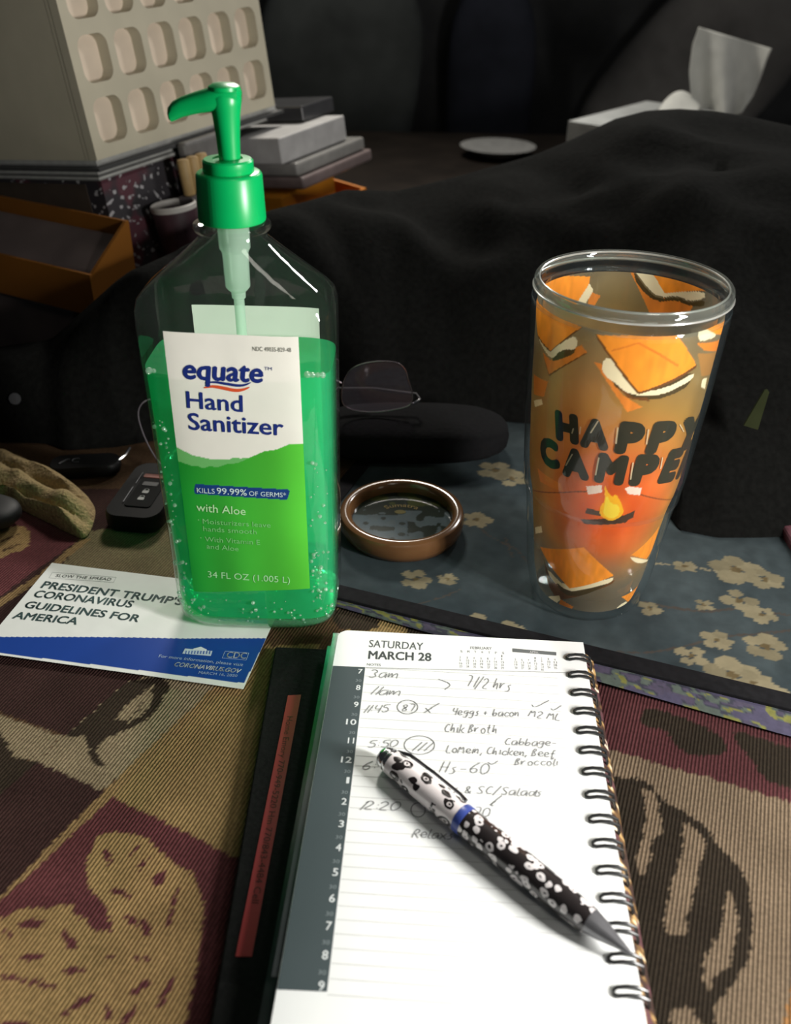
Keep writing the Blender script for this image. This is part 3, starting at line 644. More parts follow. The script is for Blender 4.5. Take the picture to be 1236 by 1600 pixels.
TT = np.linspace(.30, .85, 4000)
def wrap_uv(px, py, back=False):
    d = ray(px, py); P = CAM+d*TT[:, None]; rr = np.hypot(P[:, 0]-TX, P[:, 1]-TY)-Rw(P[:, 2]-TB)
    k = np.nonzero((rr[:-1] > 0) != (rr[1:] > 0))[0]
    if len(k) == 0: k = [int(np.argmin(np.abs(rr)))]
    q = P[k[-1] if back else k[0]]
    th = math.atan2(q[1]-TY, q[0]-TX)-TH0
    th = (th+math.pi) % (2*math.pi)-math.pi
    if back and th < 0: th += 2*math.pi
    return np.array([th, q[2]-TB])
wp = lambda pts, back=False: np.array([wrap_uv(*q, back) for q in zoomed(pts, 2.5, 780, 360)])
w7 = lambda pts, back=False: np.array([wrap_uv(*q, back) for q in zoomed(pts, 5.0, 820, 400)])
nt_, nz_ = 560, 330
ths = np.linspace(-math.pi/2-.2, 3*math.pi/2-.2, nt_, endpoint=False); zsw = np.linspace(.006, .1873, nz_)
gT, gZ = np.meshgrid(ths, zsw, indexing='ij'); T2 = np.stack([gT.ravel(), gZ.ravel()], 1)
T2w = T2.copy()
fc = wrap_uv(955, 800)
dist = np.hypot((T2[:, 0]-fc[0])*.043, (T2[:, 1]-fc[1])*.85)
dist2 = np.hypot((T2[:, 0]-fc[0]-math.pi)*.043, (T2[:, 1]-fc[1])*.85); dist = np.minimum(dist, dist2)
stops = [(0, (.95, .20, .02, .92)), (.012, (.85, .12, .014, .92)), (.028, (.74, .17, .03, .90)), (.042, (.58, .23, .04, .86)), (.056, (.40, .22, .045, .80)), (.075, (.30, .21, .08, .70)), (.10, (.24, .20, .13, .60)), (.3, (.22, .19, .13, .56))]
sx_ = [s[0] for s in stops]; CA = np.stack([np.interp(dist, sx_, [s[1][k] for s in stops]) for k in range(4)], 1)
CA[:, :3] *= (.85+.3*vnoise(T2[:, 0]*5, T2[:, 1]*60))[:, None]
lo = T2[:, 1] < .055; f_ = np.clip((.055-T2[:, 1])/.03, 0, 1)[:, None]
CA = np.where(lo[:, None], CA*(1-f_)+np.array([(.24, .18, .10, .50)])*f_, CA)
def wpaint(poly, c, a=.96, sm=0, grad=None):
    if sm: poly = smooth_poly(poly, sm)
    m = inside(T2w, poly); CA[m, :3] = c; CA[m, 3] = a
    if grad is not None: CA[m, :3] *= (.88+.25*vnoise(T2[m, 0]*20, T2[m, 1]*150))[:, None]
OR = (.98, .32, .025); OR2 = (.78, .24, .03); MA = (.92, .80, .52); CH_ = (.07, .045, .012); ED = (.16, .06, .012)
def grow(p, k): p = np.asarray(p); c = p.mean(0); return c+(p-c)*k
# biscuit sandwiches on the front
wpaint(wp([(370, 512), (400, 520), (480, 640), (560, 690), (500, 710), (440, 620)]), OR2, grad=1)
wpaint(wp([(400, 500), (440, 600), (500, 645), (600, 665), (720, 622), (750, 590), (760, 550), (600, 560)]), CH_, .95, 1)
wpaint(wp([(430, 560), (520, 650), (580, 655), (590, 668), (500, 655)]), ED)
wpaint(wp([(398, 540), (412, 498), (445, 500), (480, 570), (540, 626), (640, 620), (765, 550), (757, 580), (700, 612), (640, 640), (560, 648), (490, 632), (460, 600), (420, 575)]), MA, .98, 1)
wpaint(wp([(378, 405), (385, 430), (538, 638), (548, 640), (772, 535), (772, 525)]), ED)
wpaint(wp([(382, 408), (680, 388), (770, 525), (545, 632)]), OR, .98, grad=1)
for ln in ([(440, 470), (545, 440), (620, 480), (700, 530)], [(545, 440), (560, 400)]):
    P = wp(ln)
    for i in range(len(P)-1):
        k = np.array([.004, .0006]); wpaint([P[i]-k, P[i]+k, P[i+1]+k, P[i+1]-k], (.80, .22, .02))
wpaint(w7([(140, 760), (200, 822), (440, 700), (492, 757), (190, 942)]), ED); wpaint(w7([(140, 750), (200, 812), (440, 695), (486, 752), (190, 925)]), OR2, grad=1)
wpaint(w7([(210, 805), (270, 740), (330, 725), (405, 715), (375, 770), (300, 800), (222, 824)]), CH_, .95, 1)
wpaint(w7([(100, 615), (200, 740), (370, 625), (405, 640), (412, 690), (390, 735), (330, 728), (270, 745), (215, 808), (160, 750)]), MA, .98, 1)
wpaint(w7([(95, 335), (100, 625), (200, 752), (448, 560), (435, 550)]), ED); wpaint(w7([(90, 320), (320, 478), (440, 556), (200, 740), (100, 608)]), OR, .97, grad=1)
wpaint(wp([(770, 440), (860, 425), (850, 470), (800, 468)]), OR2); wpaint(wp([(776, 395), (800, 380), (855, 408), (800, 432), (780, 432)]), MA, .97, 1); wpaint(wp([(788, 375), (890, 350), (880, 410), (845, 405)]), OR)
wpaint(wp([(795, 580), (812, 575), (804, 620), (788, 612)]), MA); wpaint(wp([(775, 480), (850, 470), (830, 560), (790, 570)]), (.45, .22, .06), .8)
wpaint(wp([(135, 560), (190, 590), (175, 650), (135, 640)]), OR2, .9); wpaint(wp([(135, 665), (165, 658), (170, 680), (140, 690)]), MA)
wpaint(wp([(150, 930), (240, 990), (250, 1020), (160, 980)]), OR2, .85)
wpaint(wp([(165, 1240), (185, 1330), (270, 1420), (440, 1385), (455, 1360), (275, 1440), (210, 1440)]), ED, .85, 1)
wpaint(wp([(185, 1315), (265, 1395), (445, 1350), (445, 1372), (390, 1388), (330, 1402), (260, 1412), (200, 1360)]), MA, .97, 1)
wpaint(wp([(215, 1365), (270, 1412), (340, 1402), (430, 1378), (380, 1405), (320, 1428), (255, 1425)]), CH_, .9, 1)
wpaint(wp([(160, 1236), (330, 1238), (448, 1348), (275, 1398)]), OR, .97, grad=1)
wpaint(wp([(510, 1272), (570, 1285), (600, 1290), (545, 1302), (520, 1290)]), MA, .97, 1); wpaint(wp([(515, 1268), (625, 1155), (605, 1240), (575, 1284)]), OR, .97, grad=1)
wpaint(wp([(448, 1482), (490, 1448), (532, 1468), (470, 1500)]), MA, .97, 1); wpaint(wp([(478, 1432), (558, 1382), (548, 1430), (515, 1458)]), OR, .97, grad=1)
wpaint(wp([(175, 1460), (232, 1418), (242, 1450), (200, 1478)]), MA, .92, 1); wpaint(wp([(240, 1440), (290, 1470), (270, 1500), (240, 1480)]), OR2, .9)
wpaint(wp([(140, 1160), (165, 1155), (168, 1180), (142, 1185)]), MA, .9)
# campfire
for pts in ([(318, 1128), (520, 1104), (526, 1120), (480, 1144), (330, 1146)], [(343, 1084), (400, 1098), (402, 1116), (335, 1106)], [(470, 1120), (530, 1095), (525, 1112), (490, 1145)]): wpaint(wp(pts), (.075, .04, .022), .95)
wpaint(wp([(300, 1018), (342, 1018), (342, 1023), (300, 1023)]), (.2, .06, .02)); wpaint(wp([(130, 1010), (300, 1018), (300, 1022), (130, 1014)]), (.2, .06, .02)); wpaint(wp([(552, 1030), (690, 1050), (690, 1054), (552, 1035)]), (.2, .06, .02))
wpaint(wp([(340, 1000), (400, 994), (402, 1024), (346, 1032)]), (.98, .80, .66)); wpaint(wp([(490, 1008), (510, 1000), (556, 1006), (550, 1034), (505, 1030)]), (.98, .80, .66))
wpaint(wp([(412, 985), (418, 1010), (442, 1045), (455, 1025), (482, 1075), (488, 1108), (440, 1140), (388, 1112), (398, 1070), (412, 1060)]), (1.0, .50, .02), .98, 1)
wpaint(wp([(418, 1030), (440, 1070), (465, 1070), (474, 1105), (438, 1132), (402, 1105), (412, 1075)]), (1.0, .74, .06), .98, 1)
# biscuits on the far side, seen through the mouth of the tumbler
wpaint(w7([(495, 225), (540, 290), (595, 310), (540, 395), (495, 390)], True), OR2, grad=1); wpaint(w7([(505, 215), (538, 270), (475, 375), (400, 378)], True), MA, .97)
wpaint(w7([(150, 190), (180, 178), (512, 162), (500, 225), (400, 382), (230, 300)], True), OR, .97, grad=1)
wpaint(wp([(500, 140), (600, 260), (760, 290), (740, 330), (590, 330)], True), OR2, grad=1); wpaint(wp([(520, 150), (570, 225), (620, 270), (700, 260), (740, 285), (805, 270), (800, 300), (740, 295), (690, 272), (610, 282), (540, 220)], True), CH_, .95, 1)
wpaint(wp([(515, 136), (580, 140), (645, 246), (805, 238), (802, 268), (740, 278), (700, 255), (622, 264), (572, 218)], True), MA, .97, 1); wpaint(wp([(578, 138), (800, 158), (815, 236), (645, 246)], True), OR, .97, grad=1)
mb = MB(); Rg = Rw(T2[:, 1]); mb.add(np.column_stack([Rg*np.cos(T2[:, 0]+TH0), Rg*np.sin(T2[:, 0]+TH0), T2[:, 1]]), grid_faces(nt_, nz_, wrap=True), CA)
def wrap_text(s, q0, q1, cpx, c, bold):
    p0, p1 = wrap_uv(*q0), wrap_uv(*q1); Rm = float(Rw(p0[1])); cap = wrap_uv(q0[0], q0[1]-cpx)[1]-p0[1]
    for li, (V, Fx) in enumerate(text_uv(s, (p0[0]*Rm, p0[1]), (p1[0]*Rm, p1[1]), cap, bold)):
        V, Fx = split_strips(V, Fx, .0012); lf_ = .0003+li*LIFT
        mb.add([((float(Rw(z))+lf_)*math.cos(x/Rm+TH0), (float(Rw(z))+lf_)*math.sin(x/Rm+TH0), z) for x, z in V], Fx, (*c, 1))
LT = (.038, .033, .016)
for s, a, b, cp in (("H", (869, 682), (905, 691), 38), ("A", (906, 693), (951, 700), 39), ("P", (959, 703), (1000, 706), 42), ("P", (1007, 705), (1046, 702), 41), ("Y", (1048, 701), (1081, 692), 39),
                    ("C", (846, 720), (876, 731), 36), ("A", (879, 738), (921, 747), 38), ("M", (928, 748), (974, 754), 39), ("P", (982, 754), (1020, 753), 40), ("E", (1027, 751), (1053, 746), 40), ("R", (1056, 744), (1070, 738), 38)):
    wrap_text(s, a, b, cp, LT, .085)
for ln in ([(286, 792), (292, 772)], [(316, 795), (320, 765)], [(358, 790), (388, 742)], [(456, 832), (464, 768)], [(574, 834), (582, 775)], [(703, 757), (718, 785)], [(262, 918), (288, 872)], [(377, 955), (390, 885)], [(512, 972), (522, 905)], [(628, 930), (636, 885)]):
    P = wp(ln); Rm = float(Rw(P[0][1])); hh = .00032/Rm*1.2
    mb.add([((float(Rw(z))+.0006)*math.cos(t+TH0), (float(Rw(z))+.0006)*math.sin(t+TH0), z) for t, z in ((P[0][0]-hh, P[0][1]), (P[0][0]+hh, P[0][1]), (P[1][0]+hh, P[1][1]), (P[1][0]-hh, P[1][1]))], [(0, 1, 2, 3)], (.62, .50, .30, 1))
m, nt, N, L = newmat('translucent_wrap_print'); p = N['Principled BSDF']; at_n = N.new('ShaderNodeAttribute'); at_n.attribute_name = 'Col'
tr = N.new('ShaderNodeBsdfTransparent'); tl = N.new('ShaderNodeBsdfTranslucent'); mx = N.new('ShaderNodeMixShader'); mx2 = N.new('ShaderNodeMixShader')
tc = N.new('ShaderNodeTexCoord'); nz = N.new('ShaderNodeTexNoise'); nz.inputs['Scale'].default_value = 90; L.new(tc.outputs['Object'], nz.inputs['Vector'])
mr = N.new('ShaderNodeMapRange'); mr.inputs[3].default_value = .9; mr.inputs[4].default_value = 1.1; L.new(nz.outputs['Fac'], mr.inputs[0])
vs = N.new('ShaderNodeVectorMath'); vs.operation = 'SCALE'; L.new(at_n.outputs['Color'], vs.inputs[0]); L.new(mr.outputs[0], vs.inputs['Scale'])
L.new(vs.outputs[0], p.inputs['Base Color']); L.new(vs.outputs[0], tl.inputs['Color']); p.inputs['Roughness'].default_value = .5; p.inputs['Specular IOR Level'].default_value = .2
mx.inputs[0].default_value = .42; L.new(p.outputs[0], mx.inputs[1]); L.new(tl.outputs[0], mx.inputs[2])
L.new(at_n.outputs['Alpha'], mx2.inputs[0]); L.new(tr.outputs[0], mx2.inputs[1]); L.new(mx.outputs[0], mx2.inputs[2]); L.new(mx2.outputs[0], N['Material Output'].inputs['Surface'])
mb.build('printed_wrap', m, tu, smooth=True)

# ------------------------------------------------------------------ planner
PA = -.05187; PO = (-.0310, .4002); PZ_ = .0160
pa = np.array([math.cos(PA), math.sin(PA), 0]); pb = np.array([-math.sin(PA), math.cos(PA), 0])
pn = thing('daily_planner', 'spiral bound daily planner opened to Saturday March 28 with pencil notes', 'planner', (*PO, 0), PA)
pp = Plane((*PO, PZ_), pa, pb); PW, PL_ = .1378, .2235
page = MB(); PC = (.84, .86, .85)
pts = [(0, -PL_), (PW, -PL_), (PW, 0)]+[(.006-.006*math.sin(t), -.006+.006*math.cos(t)) for t in np.linspace(0, math.pi/2, 8)]
page.prism(pts, PZ_-.0003, PZ_, PC)
zt = PZ_+.00012; SL = (.060, .080, .085)
page.flat([tuple(q) for q in [(0.0002, pp.uv(529.5, 1041)[1]), pp.uv(570.7, 1042.6), pp.uv(511, 1549.7), (.0002, pp.uv(443, 1547)[1])]], zt, SL)
v7 = pp.uv(563, 1050)[1]-.0015; v9 = pp.uv(503, 1538)[1]-.0025; ur0 = pp.uv(570.7, 1042.6); ur1 = pp.uv(511, 1549.7)
hours = [7, 8, 9, 10, 11, 12, 1, 2, 3, 4, 5, 6, 7, 8, 9]
for i in range(30):
    v = v7+(v9-v7)*i/28; k = (v-ur0[1])/(ur1[1]-ur0[1]); ur = ur0[0]+(ur1[0]-ur0[0])*min(max(k, 0), 1)
    if i < 29:
        s = str(hours[i//2]) if i % 2 == 0 else '30'; cap = .0036 if i % 2 == 0 else .0018
        wd = (.0024 if len(s) == 1 else .0052) if i % 2 == 0 else .0030
        if s in ('1', '11'): wd *= .6
        [page.add([(x, y, zt+.00008+li*LIFT) for x, y in V], F, (.70, .74, .74) if i % 2 == 0 else (.22, .26, .27)) for li, (V, F) in enumerate(text_uv(s, (ur-.0012-wd, v), (ur-.0012, v), cap, .016 if i % 2 == 0 else 0))]
    lv = v+.0047
    page.flat([(ur+.0004, lv), (PW-.017, lv), (PW-.017, lv+.00022), (ur+.0004, lv+.00022)], zt, (.42, .42, .40))
page.flat([tuple(q) for q in pp.poly([(571, 1042.8), (895, 1051), (895, 1052), (571, 1043.8)])], zt, (.35, .36, .35))
put_text(page, pp, "SATURDAY", (576.3, 1011), (661, 1015.8), 11, (.10, .11, .11), zt, .004)
put_text(page, pp, "MARCH 28", (575.2, 1029.3), (674.2, 1033), 12, (.06, .07, .07), zt, .026)
put_text(page, pp, "NOTES", (573.3, 1040), (595, 1041), 3.5, (.15, .16, .16), zt)
z1 = lambda x, y: (x/2.687+500, y/2.687+960)
put_text(page, pp, "FEBRUARY", z1(632, 146), z1(722, 149), 4, (.18, .19, .19), zt)
def mini(x0, x1, y0, y1, slope, first, ndays, head, c):
    days = ['S', 'M', 'T', 'W', 'T', 'F', 'S']
    for j in range(7):
        if head:
            q = z1(x0+(x1-x0)*j/6, y0+slope*j); put_text(page, pp, days[j], q, (q[0]+3.2, q[1]+.15), 3.4, c, zt)
    for dnum in range(1, ndays+1):
        k = dnum-1+first; r, j = divmod(k, 7); q = z1(x0+(x1-x0)*j/6-4, y0+(y1-y0)*(r+1)/5.2+slope*j)
        put_text(page, pp, str(dnum), q, (q[0]+(2.0 if dnum < 10 else 4.4), q[1]+.15), 3.2, c, zt)
mini(590, 765, 160, 225, 1.2, 6, 29, True, (.22, .23, .23)); mini(822, 988, 170, 230, 2.2, 3, 30, False, (.22, .23, .23))
page.flat([tuple(pp.uv(*z1(*q))) for q in [(808, 143), (992, 159), (992, 173), (808, 158)]], zt, (.13, .14, .14)); put_text(page, pp, "APRIL", z1(880, 163), z1(920, 166), 3.2, (.6, .6, .6), zt+.0001)
PEN = (.22, .225, .23); zh = zt+.0001
for s, a, b, cp in (("3am", (205, 266), (328, 269), 13), ("11am", (205, 338), (342, 342), 13), ("71/2 hrs", (612, 303), (806, 325), 17), ("11:45", (176, 413), (292, 413), 12), ("87", (340, 408), (400, 408), 11), ("x", (437, 415), (470, 415), 12),
                   ("4eggs + bacon", (555, 424), (842, 430), 11), ("M2 ML", (875, 430), (1012, 447), 11), ("Chik Broth", (522, 496), (748, 500), 13), ("5:50", (200, 560), (332, 556), 11), ("111", (374, 574), (448, 576), 14),
                   ("LoMein, Chicken, Beef", (528, 581), (992, 602), 12), ("Cabbage-", (775, 548), (1003, 556), 11), ("Broccoli", (818, 634), (1003, 636), 11), ("Hs-60", (500, 666), (712, 672), 17), ("6:", (175, 655), (240, 652), 13),
                   ("os & SC/Salads", (520, 748), (940, 766), 12), ("12:20", (160, 820), (335, 826), 14), ("70", (645, 848), (716, 852), 15), ("Relaxs", (385, 938), (565, 946), 14)):
    handwrite(page, pp, s, z1(*a), z1(*b), cp, zh, PEN, .00045)
def stroke(pts, w=.00045): ribbon(page, [pp.uv(*z1(*q)) for q in pts], w, zh, PEN)
stroke([(498, 273), (556, 294), (524, 317)]); stroke([(465, 395), (478, 388), (502, 374)]); stroke([(890, 380), (902, 394), (962, 362)]); stroke([(970, 396), (980, 406), (1014, 384)]); stroke([(706, 622), (722, 634), (748, 616)]); stroke([(738, 786), (714, 802), (728, 806)]); stroke([(714, 802), (764, 762)])
for cx, cy, rx, ry in ((368, 390, 43, 29), (418, 550, 64, 39), (412, 822, 30, 30)):
    stroke([(cx+rx*math.cos(t), cy+ry*math.sin(t)) for t in np.linspace(.3, 6.7, 26)])
pg = page.build('open_page', cmat('planner_paper', .75, .2, .015, 40), pn); pg['label'] = 'white page with slate time column and pencil notes'
mb = MB(); zq = random
for i in range(9):
    j = .0004*math.sin(i*2.1); mb.box((.0012+j, -PL_+.001+j, .0056+i*.00108), (PW-.0006-j, -.0012-j, .0064+i*.00108), (.70, .71, .68))
mb.build('page_block', cmat('page_edges', .8, .2, .05, 30), pn)
mb = MB(); mb.prism([(-.0065, -PL_+.006), (PW-.004, -PL_+.006), (PW-.004, -.060), (.05, -.026), (.004, -.002), (-.0065, -.002)], .0046, .0054); mb.build('plastic_divider', pmat('grey_plastic_sheet', (.055, .065, .065), .22, spec=.6), pn)
mb = MB(); mb.prism([(-.0030, -PL_+.02), (PW-.01, -PL_+.02), (PW-.01, -.004), (-.0030, -.002)], .0148, .0154); mb.build('clear_sheet', pmat('clear_grey_sheet', (.03, .034, .034), .2, spec=.5), pn)
cov = MB(); cpl = Plane((*PO, .0044), pa, pb)
cq = cpl.poly([(430, 1010), (519, 1006), (519, 1006), (318, 1660)]); cq = [tuple(cq[0]), (.004, cq[0][1]+.0005), (.05, -.022), (PW+.003, -.058), (PW+.003, -PL_-.026), tuple(cq[3])]
cov.prism(cq[::-1], .0004, .0044); cover = cov.build('black_cover', pmat('black_leatherette', (.008, .0085, .008), .7, var=.25, scale=400, bump=.25, spec=.12), pn, bevel=.001)
lab = MB(); lq = cpl.poly([(450, 1087), (470.5, 1086), (393.5, 1495), (368, 1495)]); lab.prism([tuple(q) for q in lq[::-1]], .0044, .0047, (.34, .045, .045))
p0 = cpl.uv(449, 1120); p1 = cpl.uv(393, 1412)
V, F = text_uv("Home Emory 770-949-5220 Hm 770/843-4484 Cell", p0, p1, .0030)[0]; lab.add([(x, y, .0048) for x, y in V], F, (.05, .008, .008))
lb_ = lab.build('red_label_tape', cmat('embossed_red_tape', .4, .5, .03, 80), cover); lb_['label'] = 'red label tape strip on the black cover'
# mottled back pages folded under, showing beyond the coil
n1, n2 = 240, 10; gu, gv = np.meshgrid(np.linspace(.004, PL_+.01, n1), np.linspace(0, 1, n2), indexing='ij'); gu, gv = gu.ravel(), gv.ravel()
q = vnoise(gu*420, gv*3); q2 = vnoise(gu*150+9, gv*2+5); Cc = np.tile(np.array((.05, .03, .025)), (len(gu), 1)); Cc[q > .5] = (.14, .08, .035); Cc[(q > .66)] = (.42, .27, .11); Cc[(q2 > .72)] = (.10, .045, .05); Cc[q > .82] = (.75, .66, .5)
mb = MB(); mb.add(np.column_stack([PW-.002+gv*.0085, -gu, np.maximum(.0125-.0075*gv**2, np.where(gu < .05, .0062, 0))]), grid_faces(n1, n2), Cc); mb.build('mottled_back_cover', cmat('glittery_back_cover', .3, .6, .1, 200), pn, smooth=True)
# wire loops
wire = pmat('black_coated_wire', (.02, .021, .021), .3, metal=.2, spec=.6)
rows = [(883, 1028), (887, 1055), (891, 1083), (895, 1112), (899, 1142), (904, 1173), (909, 1206), (915, 1242), (920, 1280), (925, 1318), (932, 1360), (938, 1403), (944, 1449), (951, 1497), (959, 1549)]
first = None
for i, (x, y) in enumerate(rows):
    u, v = pp.uv(x, y)
    if first is None:
        mb = MB(); h = .0017
        side = [(PW-.001, .0035), (PW+.0022, .0060), (PW+.0032, .0110), (PW+.0022, .0156), (PW-.0018, .0180), (PW-.0060, .0180), (PW-.0092, .0170)]
        path = [(a-PW, -h, z) for a, z in side]+[(-.0106, -h*.45, .01655), (-.0106, h*.45, .01655)]+[(a-PW, h, z) for a, z in reversed(side)]
        mb.tube(path, .00075, 8); first = mb.build('wire_loop', wire, pn, smooth=True); o = first
    else:
        o = first.copy(); COL.objects.link(o); o.parent = pn
    o.location = (PW, v-.0006, 0)

# ------------------------------------------------------------------ pen
e0, e1_ = at(600, 1181, .0228), at(986, 1494, .0215); dv = (e1_-e0)[:2]; PLN = float(np.hypot(*dv)); ang = math.atan2(dv[1], dv[0])
pe = thing('pen', 'leopard print ballpoint pen lying across the open planner page', 'pen', (e0[0], e0[1], PZ_+.0069), ang)
def leo(name, base, spot, ring, s, th):
    m, nt, N, L = newmat(name); p = N['Principled BSDF']; tc = N.new('ShaderNodeTexCoord')
    mp = N.new('ShaderNodeMapping'); mp.inputs['Scale'].default_value = (.8, 1, 1); L.new(tc.outputs['Object'], mp.inputs['Vector'])
    nz = N.new('ShaderNodeTexNoise'); nz.inputs['Scale'].default_value = s*.9; L.new(mp.outputs[0], nz.inputs['Vector'])
    mxv = N.new('ShaderNodeMixRGB'); mxv.inputs[0].default_value = .0025 if ring else .004; L.new(mp.outputs[0], mxv.inputs[1]); L.new(nz.outputs['Color'], mxv.inputs[2])
    vo = N.new('ShaderNodeTexVoronoi'); vo.inputs['Scale'].default_value = s; L.new(mxv.outputs[0], vo.inputs['Vector'])
    r = N.new('ShaderNodeValToRGB'); r.color_ramp.interpolation = 'CONSTANT'; E = r.color_ramp.elements
    E[0].position = 0; E[0].color = (*(base if ring else spot), 1)
    if ring:
        E[1].position = .16; E[1].color = (*spot, 1); e = E.new(th); e.color = (*base, 1)
    else:
        E[1].position = .14; E[1].color = (*base, 1); e = E.new(.22); e.color = (*spot, 1); e = E.new(th); e.color = (*base, 1)
    L.new(vo.outputs['Distance'], r.inputs[0]); L.new(r.outputs[0], p.inputs['Base Color']); p.inputs['Roughness'].default_value = .25; p.inputs['Coat Weight'].default_value = .4
    return m
def alongx(mb, prof, n=40):
    mb.loft([[(x, r*math.cos(2*math.pi*i/n), r*math.sin(2*math.pi*i/n)) for i in range(n)] for x, r in prof]); return mb
chrome = pmat('chrome', (.75, .75, .76), .18, metal=1, var=.03)
tk = PLN/.1355
alongx(MB(), [(-.001, .0040), (0, .0052), (.0012, .0056), (.0013, .0052), (.0024, .0052), (.0025, .0057), (.0036, .0057), (.0037, .0052), (.0048, .0052), (.0049, .0058), (.006, .0058)]).build('cap_end', chrome, pe, smooth=True)
alongx(MB(), [(.006, .0060), (.03, .0064), (.049, .0066)]).build('upper_barrel', leo('pale_leopard', (.80, .74, .74), (.02, .016, .016), False, 175, .44), pe, smooth=True)
alongx(MB(), [(.049, .00665), (.0495, .0068), (.0525, .0068), (.053, .0067)]).build('blue_band', pmat('blue_band', (.04, .07, .30), .35), pe, smooth=True)
alongx(MB(), [(.053, .0067), (.08, .0067), (.105, .0062), (.1165*tk, .0054)]).build('lower_barrel', leo('dark_leopard', (.022, .018, .018), (.78, .74, .74), True, 270, .43), pe, smooth=True)
alongx(MB(), [(.1165*tk, .0053), (.122*tk, .0042), (.130*tk, .0020), (.1335*tk, .0012), (.1355*tk, .0005)]).build('tip', pmat('grey_metal', (.20, .20, .21), .35, metal=.6), pe, smooth=True)
mb = MB(); mb.tube([(.004, .0052, .0018), (.010, .0075, .0026), (.025, .0079, .0027), (.042, .0076, .0026), (.046, .0068, .0024)], [.0009, .0009, .0008, .0008, .0010], 8); mb.build('clip', pmat('dark_steel', (.12, .12, .13), .3, metal=.9), pe, smooth=True)

# ------------------------------------------------------------------ brown dish
cc = at(628, 789, .0235); 
ds = thing('round_dish', 'round brown glazed dish with dark glassy centre on the blue mat', 'dish', (cc[0], cc[1]-.001, MT+.0002))
brown = pmat('brown_glaze', (.095, .045, .018), .16, spec=.6, var=.15, scale=20)
mb = MB(); mb.lathe([(0, .0), (.037, .0), (.0395, .0012), (.0418, .006), (.0424, .0125), (.0414, .0155), (.0390, .0168), (.0362, .0164), (.0345, .0148), (.0340, .0120), (.0336, .0060), (0, .0055)], 96); mb.build('dish_body', brown, ds, smooth=True)
n1, n2 = 120, 40; gr_, ga_ = np.meshgrid(np.linspace(0, .0336, n2), np.linspace(0, 2*math.pi, n1, endpoint=False), indexing='ij'); X = (gr_*np.cos(ga_)).ravel(); Y = (gr_*np.sin(ga_)).ravel()
q = vnoise(X*160+5, Y*160+2); Cc = np.tile(np.array((.012, .016, .012)), (len(X), 1)); Cc[(Y < .004) & (X < .004) & (q > .28)] = (.045, .062, .070); Cc[(Y < .010) & (q > .62)] = (.05, .065, .07); Cc[(Y > .016) & (q > .6)] = (.03, .035, .012)  # blue-grey patches are a reflection painted into the dark glass colour
mb = MB(); V = [(x, y, .0090) for x, y in zip(X, Y)]; F = [(i*n1+j, (i+1)*n1+j, (i+1)*n1+(j+1) % n1, i*n1+(j+1) % n1) for i in range(n2-1) for j in range(n1)]; mb.add(V, F, Cc)
Vt, Ft = text_uv("Sumatra", (-.012, .0), (.012, 0), .0042)[0]
mb.add([((.0185+y)*math.sin(x/.020), (.0185+y)*math.cos(x/.020)-.004, .0092) for x, y in Vt], Ft, (.16, .12, .05))
mb.add([(.004*math.cos(t)-.001, .008+.0025*math.sin(t), .0092) for t in np.linspace(0, 2*math.pi, 12)[:-1]], [tuple(range(11))], (.10, .085, .035))
mb.build('glassy_centre', cmat('dark_glass', .08, .14, .1, 100, coat=.0), ds)

# ------------------------------------------------------------------ tan cloth at the left
def blanket(name, m, label, cat, outline, zfun, n=60, thick=.0015):
    P = np.array([at(*q)[:2] for q in outline]); c = P.mean(0); Q = smooth_poly(P, 3); rings = []
    k = 26; V = []; F = []; nq = len(Q)
    for i in range(k):
        f = 1-i/(k-1)*.985
        for p in Q:
            x, y = c+(p-c)*f; V.append((x, y, zfun(x, y, f)))
    for i in range(k-1):
        for j in range(nq): F.append((i*nq+j, i*nq+(j+1) % nq, (i+1)*nq+(j+1) % nq, (i+1)*nq+j))
    F.append(tuple((k-1)*nq+j for j in range(nq)))
    mb = MB(); mb.add(V, F); 
    mb.add([(x, y, -.0012) for x, y in Q], [tuple(reversed(range(nq)))])
    o = mb.build(name, m, None, smooth=True); return tag(o, label, cat)
tow = pmat('tan_terry', (.33, .235, .11), .95, scale=450, bump=.9, var=.25)
fa, fb = at(0, 758)[:2], at(140, 818)[:2]; fd = (fb-fa)/np.hypot(*(fb-fa)); fn = np.array([-fd[1], fd[0]])
def zt_(x, y, f):
    e = min(1, (1-f)*3.2)**.55; r_ = np.array([x, y])-fa; d = r_ @ fn; l = r_ @ fd
    wob = float(vnoise(np.array([l*30+4]), np.array([d*20+2]))[0]); n_ = float(vnoise(np.array([l*75]), np.array([d*110+3]))[0])
    c = abs(math.sin((d+.010*wob-.02*l)*math.pi/.019)); return -.0008+e*(.0035+.0075*c**.7*(.5+.8*wob)+.006*n_)
blanket('folded_cloth', tow, 'tan terry cloth crumpled at the left edge beside the car key', 'cloth', [(-130, 800), (-100, 700), (-20, 702), (29, 712), (65, 731), (110, 756), (150, 786), (147, 815), (134, 842), (112, 834), (70, 812), (35, 796), (0, 774), (-60, 800)], zt_)
bl = at(8, 806, .004)
cushion('black_pouch', 'small black pouch cut off at left edge below the tan cloth', 'pouch', (-.2830, .5290, .0085), (.050, .034, .016), (0, 0, -.35), pmat('black_nylon', (.012, .012, .013), .6))

